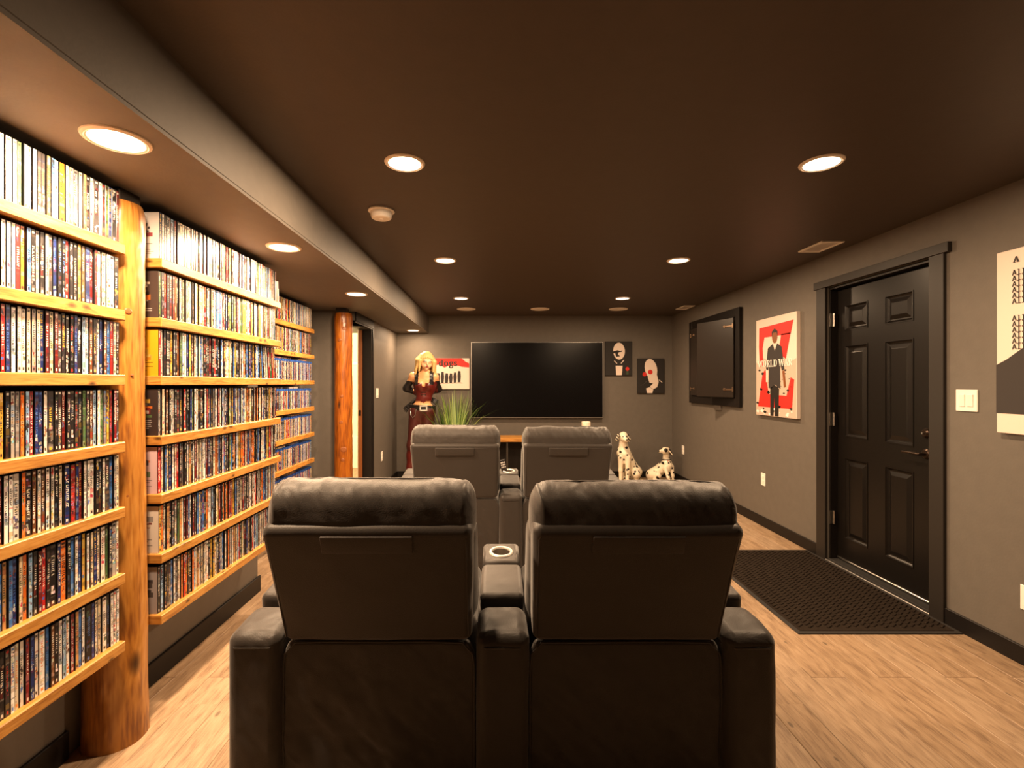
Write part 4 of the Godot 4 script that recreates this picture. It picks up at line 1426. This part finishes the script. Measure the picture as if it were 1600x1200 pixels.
func door_leaf(dirx := 1.0) -> ArrayMesh:
	var b := Shape.new()
	b.box(Vector3(dirx * 0.2825, 0, 0.01), Vector3(0.555, 0.84, 0.018), 0.003)
	return b.done()

func build_mat() -> void:
	var o := base("entrance_mat", "dark ribbed entrance mat on the floor in front of the black door", "mat", Vector3(2.068, 0, -3.322))
	var w := 0.892
	var l := 1.34
	part("rubber_edge", box_mesh(Vector3(w, 0.006, l), 0.0025, Vector3(0, 0.0032, 0)), M.mat_rubber, o)
	var b := Shape.new()
	b.box(Vector3(0, 0.0062, 0), Vector3(w - 0.05, 0.005, l - 0.05), 0.002)
	part("pile", b.done(), M.mat_pile, o)
	# raised diagonal ribs in rows
	b = Shape.new()
	var col := 0
	var x := -w / 2 + 0.06
	while x < w / 2 - 0.05:
		var z := -l / 2 + 0.05
		while z < l / 2 - 0.05:
			b.xf = Transform3D(Basis(Vector3.UP, 0.62), Vector3(x, 0.0105, z + 0.012 * (col % 2)))
			b.box(Vector3.ZERO, Vector3(0.046, 0.006, 0.012), 0.002, Vector2(x, z))
			z += 0.031
		x += 0.052
		col += 1
	var ribs := part("ribs", b.done(), M.mat_pile, o)
	ribs.set_meta("kind", "stuff")

# ------------------------------------------------------------------ plant, statues
func build_plant() -> void:
	var o := base("ornamental_grass", "tall green ornamental grass in a dark pot left of the television", "plant", Vector3(-0.56, 0, -6.42))
	part("pot", lathe_mesh([[0.0, 0.0], [0.10, 0.0], [0.13, 0.26], [0.14, 0.265], [0.14, 0.29], [0.12, 0.29], [0.115, 0.25], [0.0, 0.25]], 28), M.pot, o)
	var r := RandomNumberGenerator.new()
	r.seed = 9
	var b := Shape.new()
	for k in 400:
		var a := r.randf() * TAU
		var lean := r.randf() * 0.20 if k % 6 else r.randf_range(0.2, 0.34)
		var h := r.randf_range(0.75, 1.05) if k % 6 else r.randf_range(0.7, 1.1)
		var droop := r.randf_range(0.0, 0.25) if k % 6 else r.randf_range(0.4, 0.75)
		var root := Vector3(cos(a), 0, sin(a)) * r.randf() * 0.085 + Vector3(0, 0.25, 0)
		var dir := Vector3(cos(a), 0, sin(a))
		var side := dir.cross(Vector3.UP).rotated(Vector3.UP, r.randf_range(-1.2, 1.2))
		var wd := r.randf_range(0.0036, 0.0075)
		var g := r.randf()
		b.tint = rgb8(66, 100, 36).lerp(rgb8(164, 178, 92), g * g).srgb_to_linear()
		var prev := [-1, -1]
		var n := 9
		for j in n:
			var t := float(j) / (n - 1)
			var p := root + dir * Vector3(1, 1, 0.7) * (lean * t + droop * 0.42 * t * t * t) + Vector3.UP * h * (t - droop * 0.38 * t * t * t)
			var ww := wd * (1.0 - t * t * 0.9)
			var i0 := b.vert(p - side * ww, (dir * 0.9 + Vector3.UP * 0.4).normalized())
			var i1 := b.vert(p + side * ww, (dir * 0.9 + Vector3.UP * 0.4).normalized())
			if j > 0:
				b.tri(prev[0], prev[1], i0)
				b.tri(prev[1], i1, i0)
			prev = [i0, i1]
	var f := part("blades", b.done(), M.blade, o)
	f.set_meta("kind", "stuff")

func bone(ax: float, ay: float, az: float, bx: float, by: float, bz: float, r0: float, r1: float) -> Array:
	return [Vector3(ax, ay, az), Vector3(bx, by, bz), r0, r1]

func hand_bones(wrist: Vector3, aim: Vector3, palm_n: Vector3, thumb_side: float) -> Array:
	# palm and five bent fingers, small size
	var f := aim.normalized()
	var side := f.cross(palm_n).normalized() * thumb_side
	var out := []
	for k in 4:
		var off := side * (0.024 - 0.016 * k)
		var kn := wrist + f * 0.078 + off
		out.append([wrist + f * 0.012 + off * 0.6, kn, 0.012, 0.0105])
		var len: float = [0.062, 0.07, 0.066, 0.052][k]
		var spread := off * 0.45
		var a := kn + f * len * 0.5 + spread * 0.5 - palm_n * 0.006
		var e := a + f * len * 0.5 + spread * 0.4 - palm_n * 0.016
		out.append([kn, a, 0.0085, 0.0078])
		out.append([a, e, 0.0078, 0.006])
	var t0 := wrist + f * 0.022 + side * 0.022
	var t1 := t0 + f * 0.03 + side * 0.026 - palm_n * 0.008
	out.append([t0, t1, 0.0115, 0.0095])
	out.append([t1, t1 + f * 0.032 + side * 0.006 - palm_n * 0.008, 0.009, 0.0065])
	return out

func build_statue() -> void:
	var o := base("statue", "life-size statue of a blonde woman in dark red and black, on a pale base", "statue", Vector3(-0.985, 0, -6.55))
	part("base", lathe_mesh([[0.0, 0.04], [0.30, 0.04], [0.315, 0.03], [0.32, 0.0], [0.0, 0.0]], 40), M.statue_base, o)
	var skin := rgb8(232, 172, 122).srgb_to_linear()
	var body := [
		# legs
		bone(-0.085, 0.97, 0.0, -0.135, 0.53, 0.03, 0.088, 0.056), bone(-0.135, 0.53, 0.03, -0.14, 0.40, 0.0, 0.054, 0.054), bone(-0.14, 0.40, 0.0, -0.185, 0.12, 0.0, 0.054, 0.034), bone(-0.185, 0.12, 0.0, -0.19, 0.075, -0.02, 0.034, 0.032), bone(-0.19, 0.068, 0.0, -0.215, 0.062, 0.13, 0.03, 0.022),
		bone(0.07, 0.97, 0.0, 0.085, 0.53, 0.04, 0.088, 0.056), bone(0.085, 0.53, 0.04, 0.09, 0.40, 0.01, 0.054, 0.054), bone(0.09, 0.40, 0.01, 0.10, 0.12, 0.0, 0.054, 0.034), bone(0.10, 0.12, 0.0, 0.10, 0.075, -0.02, 0.034, 0.032), bone(0.10, 0.068, 0.0, 0.115, 0.062, 0.13, 0.03, 0.022),
		# pelvis, waist, ribs
		bone(-0.065, 1.0, 0.0, 0.06, 1.0, 0.0, 0.095, 0.095), bone(-0.05, 0.97, -0.04, 0.05, 0.97, -0.04, 0.085, 0.085), bone(-0.01, 1.06, 0.0, 0.02, 1.17, 0.0, 0.086, 0.072), bone(-0.012, 1.14, 0.0, 0.045, 1.15, 0.0, 0.062, 0.062), bone(0.025, 1.18, 0.0, 0.03, 1.33, -0.01, 0.074, 0.088), bone(-0.03, 1.28, 0.0, 0.09, 1.28, 0.0, 0.075, 0.075), bone(-0.035, 1.36, -0.015, 0.09, 1.35, -0.015, 0.078, 0.078),
		bone(-0.028, 1.345, 0.06, -0.03, 1.335, 0.075, 0.052, 0.05), bone(0.085, 1.335, 0.06, 0.088, 1.325, 0.075, 0.052, 0.05),
		# shoulders, neck
		bone(-0.115, 1.455, -0.01, 0.04, 1.45, -0.01, 0.05, 0.062), bone(0.15, 1.445, -0.01, 0.04, 1.45, -0.01, 0.05, 0.062), bone(0.035, 1.44, -0.01, 0.045, 1.56, 0.01, 0.052, 0.043),
		# arms crossed behind the back
		bone(-0.135, 1.45, -0.01, -0.225, 1.29, -0.06, 0.042, 0.034), bone(-0.225, 1.29, -0.06, 0.06, 1.15, -0.155, 0.035, 0.024),
		bone(0.168, 1.44, -0.02, 0.195, 1.28, -0.13, 0.042, 0.034), bone(0.195, 1.28, -0.13, -0.09, 1.155, -0.19, 0.035, 0.024)]
	var f := Field.new(body, 0.0125, 0.05)
	part("body", f.net(0.0, func(p: Vector3) -> bool: return p.y < 1.575, func(_p: Vector3, _g: Vector3) -> Color: return skin), M.statue, o)
	var arm := func(p: Vector3) -> bool: return absf(p.x - 0.03) > 0.118 or p.z < -0.105
	var low := func(p: Vector3) -> float: return 1.005 + 0.6 * absf(p.x) * absf(p.x)
	part("trousers", f.net(0.007, func(p: Vector3) -> bool: return p.y < 1.04 and p.y > 0.46 and not (p.y > 1.02 and p.z < -0.11) and not (p.z < -0.13)), M.statue_wine, o)
	part("boots", f.net(0.009, func(p: Vector3) -> bool: return p.y <= 0.47), M.statue_red, o)
	part("bodice", f.net(0.007, func(p: Vector3) -> bool:
		var neck := 1.355 + 0.12 * absf(p.x - 0.03) if p.z > 0.0 else 1.36
		if absf(p.x - 0.03) < 0.02 and p.z > 0:
			neck = 1.32
		return p.y > 1.13 - 0.5 * maxf(0.0, 0.05 - absf(p.x - 0.02)) and p.y < neck and absf(p.x - 0.03) < 0.158 and p.z > -0.105), M.statue_red, o)
	part("straps", f.net(0.008, func(p: Vector3) -> bool: return p.y >= 1.34 and p.y < 1.52 and absf(absf(p.x - 0.03) - 0.10) < 0.028 and p.z > -0.1), M.statue_black, o)
	part("glove", f.net(0.006, func(p: Vector3) -> bool: return p.y < 1.385 and p.y > 1.05 and (p.x < -0.135 or (p.z < -0.115 and p.y > 1.12 and p.y < 1.34))), M.statue_black, o)
	part("glove", f.net(0.006, func(p: Vector3) -> bool: return p.y < 1.385 and p.y > 1.05 and p.x > 0.175), M.statue_black, o)
	# hands, in black gloves, showing on either side of the hips
	var h1 := Field.new(hand_bones(Vector3(0.075, 1.158, -0.155), Vector3(0.86, -0.5, 0.3), Vector3(0.3, 0.2, 0.9), 1.0), 0.005, 0.008, 0.012)
	part("hand", h1.net(0.0), M.statue_black, o)
	var h2 := Field.new([[Vector3(-0.09, 1.155, -0.18), Vector3(-0.165, 1.09, -0.13), 0.03, 0.024]] + hand_bones(Vector3(-0.165, 1.09, -0.13), Vector3(-0.7, -0.7, 0.25), Vector3(-0.2, 0.3, 0.9), -1.0), 0.005, 0.008, 0.012)
	part("hand", h2.net(0.0), M.statue_black, o)
	# belt with buckle
	var b := Shape.new()
	var ring := PackedVector3Array()
	for k in 41:
		var a := TAU * k / 40.0
		ring.append(Vector3(-0.002 + cos(a) * 0.166, 1.035 - 0.025 * cos(a * 1.0) * 0.4, sin(a) * 0.108 - 0.005))
	for off in [-0.022, 0.0, 0.022]:
		var q := PackedVector3Array()
		for p in ring:
			q.append(p + Vector3(0, off, 0))
		b.tube(q, 0.016, 0.016, 8, false)
	var belt := part("belt", b.done(), M.statue_black, o)
	b = Shape.new()
	b.box(Vector3(0, 0.022, 0), Vector3(0.075, 0.012, 0.01), 0.002)
	b.box(Vector3(0, -0.022, 0), Vector3(0.075, 0.012, 0.01), 0.002)
	b.box(Vector3(-0.031, 0, 0), Vector3(0.012, 0.05, 0.01), 0.002)
	b.box(Vector3(0.031, 0, 0), Vector3(0.012, 0.05, 0.01), 0.002)
	part("buckle", b.done(), M.chrome, belt, Vector3(0.03, 1.03, 0.122)).scale = Vector3(1.35, 1.35, 1)
	b = Shape.new()
	b.tube(PackedVector3Array([Vector3(-0.15, 1.03, 0.065), Vector3(-0.14, 0.94, 0.1), Vector3(-0.11, 0.905, 0.115), Vector3(-0.08, 0.94, 0.115), Vector3(-0.065, 1.02, 0.11)]), 0.0055, 0.0055, 6)
	part("chain", b.done(), M.steel, belt)
	# bodice buckles
	for k in 3:
		part("strap_buckle", box_mesh(Vector3(0.07, 0.014, 0.012), 0.003), M.bronze, o, Vector3(0.025, 1.17 + k * 0.035, 0.083 + k * 0.004))
	# head, turned slightly to her left
	var head := [bone(0.0, 0.035, -0.015, 0.0, 0.045, 0.0, 0.082, 0.08), bone(0.0, 0.0, 0.02, 0.0, -0.05, 0.045, 0.06, 0.036), bone(-0.03, -0.02, 0.03, 0.03, -0.02, 0.03, 0.042, 0.042), bone(0.0, -0.07, 0.06, 0.0, -0.072, 0.062, 0.02, 0.02), bone(0.0, 0.02, 0.078, 0.0, -0.012, 0.096, 0.0085, 0.011), bone(-0.016, -0.044, 0.078, 0.016, -0.044, 0.078, 0.009, 0.009),
		bone(-0.033, 0.024, 0.068, -0.033, 0.024, 0.069, 0.017, 0.017), bone(0.033, 0.024, 0.068, 0.033, 0.024, 0.069, 0.017, 0.017), bone(0.0, -0.06, -0.01, -0.005, -0.13, -0.02, 0.047, 0.046)]
	var hf := Field.new(head, 0.005, 0.02)
	var face := part("head", hf.net(0.0, null, func(p: Vector3, _g: Vector3) -> Color:
		if p.z > 0.07 and absf(p.x) < 0.02 and absf(p.y + 0.044) < 0.009:
			return rgb8(120, 26, 30).srgb_to_linear()
		if p.z > 0.05 and absf(absf(p.x) - 0.033) < 0.017 and absf(p.y - 0.026) < 0.009:
			return rgb8(46, 38, 40).srgb_to_linear()
		return rgb8(236, 190, 150).srgb_to_linear()), M.statue, o, Vector3(0.05, 1.625, 0.015), Vector3(0.12, 0.35, -0.08))
	for s in [-1.0, 1.0]:
		part("eye", lathe_mesh([[0.0, 0.008], [0.006, 0.006], [0.008, 0.0], [0.006, -0.006], [0.0, -0.008]], 12), M.pale_ink, face, Vector3(s * 0.033, 0.025, 0.0815))
	# hair: a cap and loose locks to the shoulders
	var hair := [bone(0.0, 0.06, -0.03, 0.0, 0.07, -0.01, 0.09, 0.088)]
	var hr := RandomNumberGenerator.new()
	hr.seed = 23
	for k in 26:
		var a := PI * (0.30 + 1.40 * k / 25.0) + PI / 2
		var top := Vector3(cos(a) * 0.06, 0.085, sin(a) * 0.06 - 0.02)
		var mid := Vector3(cos(a) * 0.118, 0.01 + hr.randf_range(-0.02, 0.02), sin(a) * 0.11 - 0.02)
		var end := Vector3(cos(a) * hr.randf_range(0.115, 0.155), hr.randf_range(-0.17, -0.10), sin(a) * hr.randf_range(0.09, 0.12) - 0.02)
		hair.append([top, mid, 0.034, 0.026])
		hair.append([mid, end, 0.026, 0.009])
	for k in 7:
		var x := -0.066 + 0.022 * k
		hair.append([Vector3(x * 0.6, 0.12, 0.03), Vector3(x * 1.1, 0.085 - 0.02 * absf(x) / 0.06, 0.078 - absf(x) * 0.25), 0.018, 0.008])
	var af := Field.new(hair, 0.0065, 0.012)
	part("hair", af.net(0.0), M.statue_hair, face)

func dog(called: String, label: String, at: Vector3, bones: Array, ears: Array, eyes: Array, nose: Vector3, sd: int, spot_count: int, collar: Array) -> void:
	var o := base(called, label, "dog statue", at, 0.0, "spotted dog statues")
	for b in bones:
		b[2] *= 0.93
		b[3] *= 0.93
	var f := Field.new(bones, 0.0085, 0.022)
	var r := RandomNumberGenerator.new()
	r.seed = sd
	var spots := []
	var skin: PackedVector3Array = f.net(0.0).surface_get_arrays(0)[Mesh.ARRAY_VERTEX]
	for k in spot_count:
		spots.append([skin[r.randi() % skin.size()], r.randf_range(0.009, 0.019)])
	for e in eyes:
		if e.size() > 1:
			spots.append([e[0], e[1]])
	var white := rgb8(240, 228, 204).srgb_to_linear()
	var black := rgb8(26, 20, 18).srgb_to_linear()
	part("body", f.net(0.0, null, func(p: Vector3, _g: Vector3) -> Color:
		for s in spots:
			if p.distance_squared_to(s[0]) < s[1] * s[1]:
				return black
		return white), M.ceramic, o)
	for e in ears:
		var ef := Field.new(e, 0.007, 0.015)
		part("ear", ef.net(0.0, null, func(p: Vector3, _g: Vector3) -> Color: return black if sin(p.x * 160.0 + p.y * 130.0) > -0.35 else white), M.ceramic, o)
	for e in eyes:
		part("eye", lathe_mesh([[0.0, 0.009], [0.007, 0.006], [0.009, 0.0], [0.007, -0.006], [0.0, -0.009]], 12), M.statue_black, o, e[0])
	part("nose", lathe_mesh([[0.0, 0.012], [0.011, 0.008], [0.016, 0.0], [0.011, -0.008], [0.0, -0.01]], 14), M.statue_black, o, nose)
	if collar.size():
		var b := Shape.new()
		var pts := PackedVector3Array()
		for k in 25:
			var a := TAU * k / 24.0
			pts.append(collar[0] + Vector3(cos(a) * collar[1], sin(a * 1.0) * 0.008, sin(a) * collar[1]))
		b.tube(pts, 0.006, 0.006, 8, false)
		var cl := part("collar", b.done(), M.statue_black, o)
		part("tag", lathe_mesh([[0.0, 0.002], [0.011, 0.002], [0.011, -0.002], [0.0, -0.002]], 14), M.red_paint, cl, collar[0] + Vector3(0.0, -0.016, collar[1] + 0.004), Vector3(PI / 2, 0, 0))

func build_dogs() -> void:
	dog("dog_statue", "larger black-spotted white dog statue sitting upright beside the far right recliner", Vector3(1.79, 0, -6.72), [
		bone(-0.085, 0.645, 0.09, -0.085, 0.635, 0.11, 0.066, 0.058), bone(-0.08, 0.615, 0.13, -0.072, 0.602, 0.185, 0.042, 0.03), bone(-0.08, 0.61, 0.07, -0.07, 0.46, 0.05, 0.055, 0.074),
		bone(-0.07, 0.42, 0.04, 0.0, 0.28, -0.02, 0.10, 0.105), bone(-0.065, 0.40, 0.09, -0.05, 0.31, 0.08, 0.062, 0.05), bone(0.0, 0.28, -0.02, 0.10, 0.13, -0.09, 0.105, 0.118),
		bone(-0.12, 0.36, 0.09, -0.125, 0.19, 0.10, 0.042, 0.029), bone(-0.125, 0.19, 0.10, -0.128, 0.04, 0.11, 0.027, 0.023), bone(-0.128, 0.027, 0.12, -0.132, 0.024, 0.155, 0.026, 0.022),
		bone(-0.03, 0.36, 0.11, -0.04, 0.19, 0.135, 0.042, 0.029), bone(-0.04, 0.19, 0.135, -0.047, 0.04, 0.145, 0.027, 0.023), bone(-0.047, 0.027, 0.155, -0.052, 0.024, 0.195, 0.026, 0.022),
		bone(0.12, 0.15, -0.02, 0.085, 0.14, 0.09, 0.085, 0.06), bone(0.085, 0.13, 0.09, 0.10, 0.045, 0.04, 0.05, 0.03), bone(0.10, 0.03, 0.06, 0.03, 0.026, 0.16, 0.028, 0.025), bone(-0.05, 0.09, -0.04, -0.02, 0.03, 0.08, 0.05, 0.026),
		bone(0.15, 0.04, -0.14, 0.21, 0.02, -0.04, 0.024, 0.016), bone(0.21, 0.02, -0.04, 0.2, 0.018, 0.06, 0.016, 0.011)],
		[[bone(-0.145, 0.665, 0.07, -0.168, 0.60, 0.075, 0.018, 0.02)], [bone(-0.028, 0.665, 0.07, -0.005, 0.60, 0.07, 0.018, 0.02), bone(-0.005, 0.60, 0.07, 0.0, 0.575, 0.075, 0.018, 0.01)]],
		[[Vector3(-0.108, 0.648, 0.16)], [Vector3(-0.058, 0.648, 0.158), 0.016]], Vector3(-0.07, 0.612, 0.215), 5, 120, [])
	dog("dog_statue", "smaller spotted dog statue with a dark eye patch, near the room corner", Vector3(2.225, 0, -6.72), [
		bone(0.075, 0.445, 0.04, 0.05, 0.45, 0.06, 0.054, 0.05), bone(0.03, 0.44, 0.07, -0.025, 0.442, 0.085, 0.033, 0.022), bone(0.08, 0.42, 0.02, 0.085, 0.31, 0.01, 0.042, 0.052),
		bone(0.088, 0.26, 0.02, 0.03, 0.19, -0.03, 0.078, 0.078), bone(0.10, 0.24, 0.06, 0.09, 0.19, 0.06, 0.048, 0.04), bone(0.03, 0.19, -0.03, -0.09, 0.10, -0.05, 0.078, 0.09),
		bone(0.145, 0.23, 0.05, 0.15, 0.11, 0.07, 0.033, 0.022), bone(0.15, 0.11, 0.07, 0.152, 0.03, 0.075, 0.02, 0.018), bone(0.152, 0.02, 0.08, 0.15, 0.019, 0.11, 0.02, 0.017),
		bone(0.05, 0.21, 0.08, 0.07, 0.10, 0.13, 0.033, 0.022), bone(0.07, 0.10, 0.13, 0.092, 0.03, 0.14, 0.02, 0.018), bone(0.092, 0.02, 0.145, 0.092, 0.019, 0.175, 0.02, 0.017),
		bone(-0.09, 0.11, 0.0, -0.05, 0.12, 0.08, 0.065, 0.045), bone(-0.05, 0.11, 0.08, -0.10, 0.035, 0.06, 0.04, 0.025), bone(-0.10, 0.022, 0.06, -0.04, 0.02, 0.15, 0.022, 0.02), bone(-0.12, 0.03, -0.09, -0.16, 0.016, 0.02, 0.016, 0.009)],
		[[bone(0.105, 0.455, 0.075, 0.135, 0.40, 0.075, 0.017, 0.017)], [bone(0.12, 0.45, 0.0, 0.14, 0.395, -0.01, 0.017, 0.017)]],
		[[Vector3(0.048, 0.462, 0.108), 0.03]], Vector3(-0.046, 0.447, 0.09), 6, 60, [Vector3(0.085, 0.318, 0.012), 0.058])

# ------------------------------------------------------------------ the scene
func _ready() -> void:
	# camera: level, looking straight at the screen wall, lens shifted a little
	var cam := Camera3D.new()
	cam.name = "camera"
	add_child(cam)
	cam.position = Vector3(0, CAM_Y, 0)
	cam.projection = Camera3D.PROJECTION_FRUSTUM
	cam.near = 0.05
	cam.far = 60.0
	cam.size = 2.0 * 0.05 * 600.0 / FOCAL
	cam.frustum_offset = Vector2(24.0 / FOCAL * 0.05, 0)
	cam.keep_aspect = Camera3D.KEEP_HEIGHT
	cam.current = true
	var we := WorldEnvironment.new()
	we.name = "environment"
	var env := Environment.new()
	env.background_mode = Environment.BG_COLOR
	env.background_color = Color.BLACK
	env.tonemap_mode = Environment.TONE_MAPPER_LINEAR
	env.tonemap_exposure = 1.0
	env.sdfgi_enabled = true
	env.ssao_enabled = true
	env.ssil_enabled = true
	we.environment = env
	add_child(we)

	rng.seed = 2024
	noise.seed = 7
	noise.frequency = 1.0
	make_materials()
	# the lamps light the room, so they come first
	var power := 4.4
	for k in 3:
		var d: float = [2.2, 3.93, 5.67][k]
		for s in 2:
			var place: String = ["nearest in view", "above the far recliners", "nearest the screen wall"][k]
			downlight([-0.41, 1.45][s], CEIL_Y, d, "round ceiling downlight of the %s row, %s" % [["left", "right"][s], place], "main ceiling downlights", power)
	for k in 4:
		downlight(-1.14, SOFFIT_Y, [1.48, 2.64, 4.01, 6.73][k], "round downlight under the bulkhead, %s" % ["over the near bank of shelves", "over the middle bank of shelves", "by the amber log post", "in the far corner"][k], "bulkhead downlights", power * 1.2 if k < 3 else power * 0.4)
	build_room()
	build_fittings()
	build_seats()
	build_shelves()
	build_posts()
	build_tv()
	build_pictures()
	build_cabinet()
	build_mat()
	build_plant()
	build_statue()
	build_dogs()
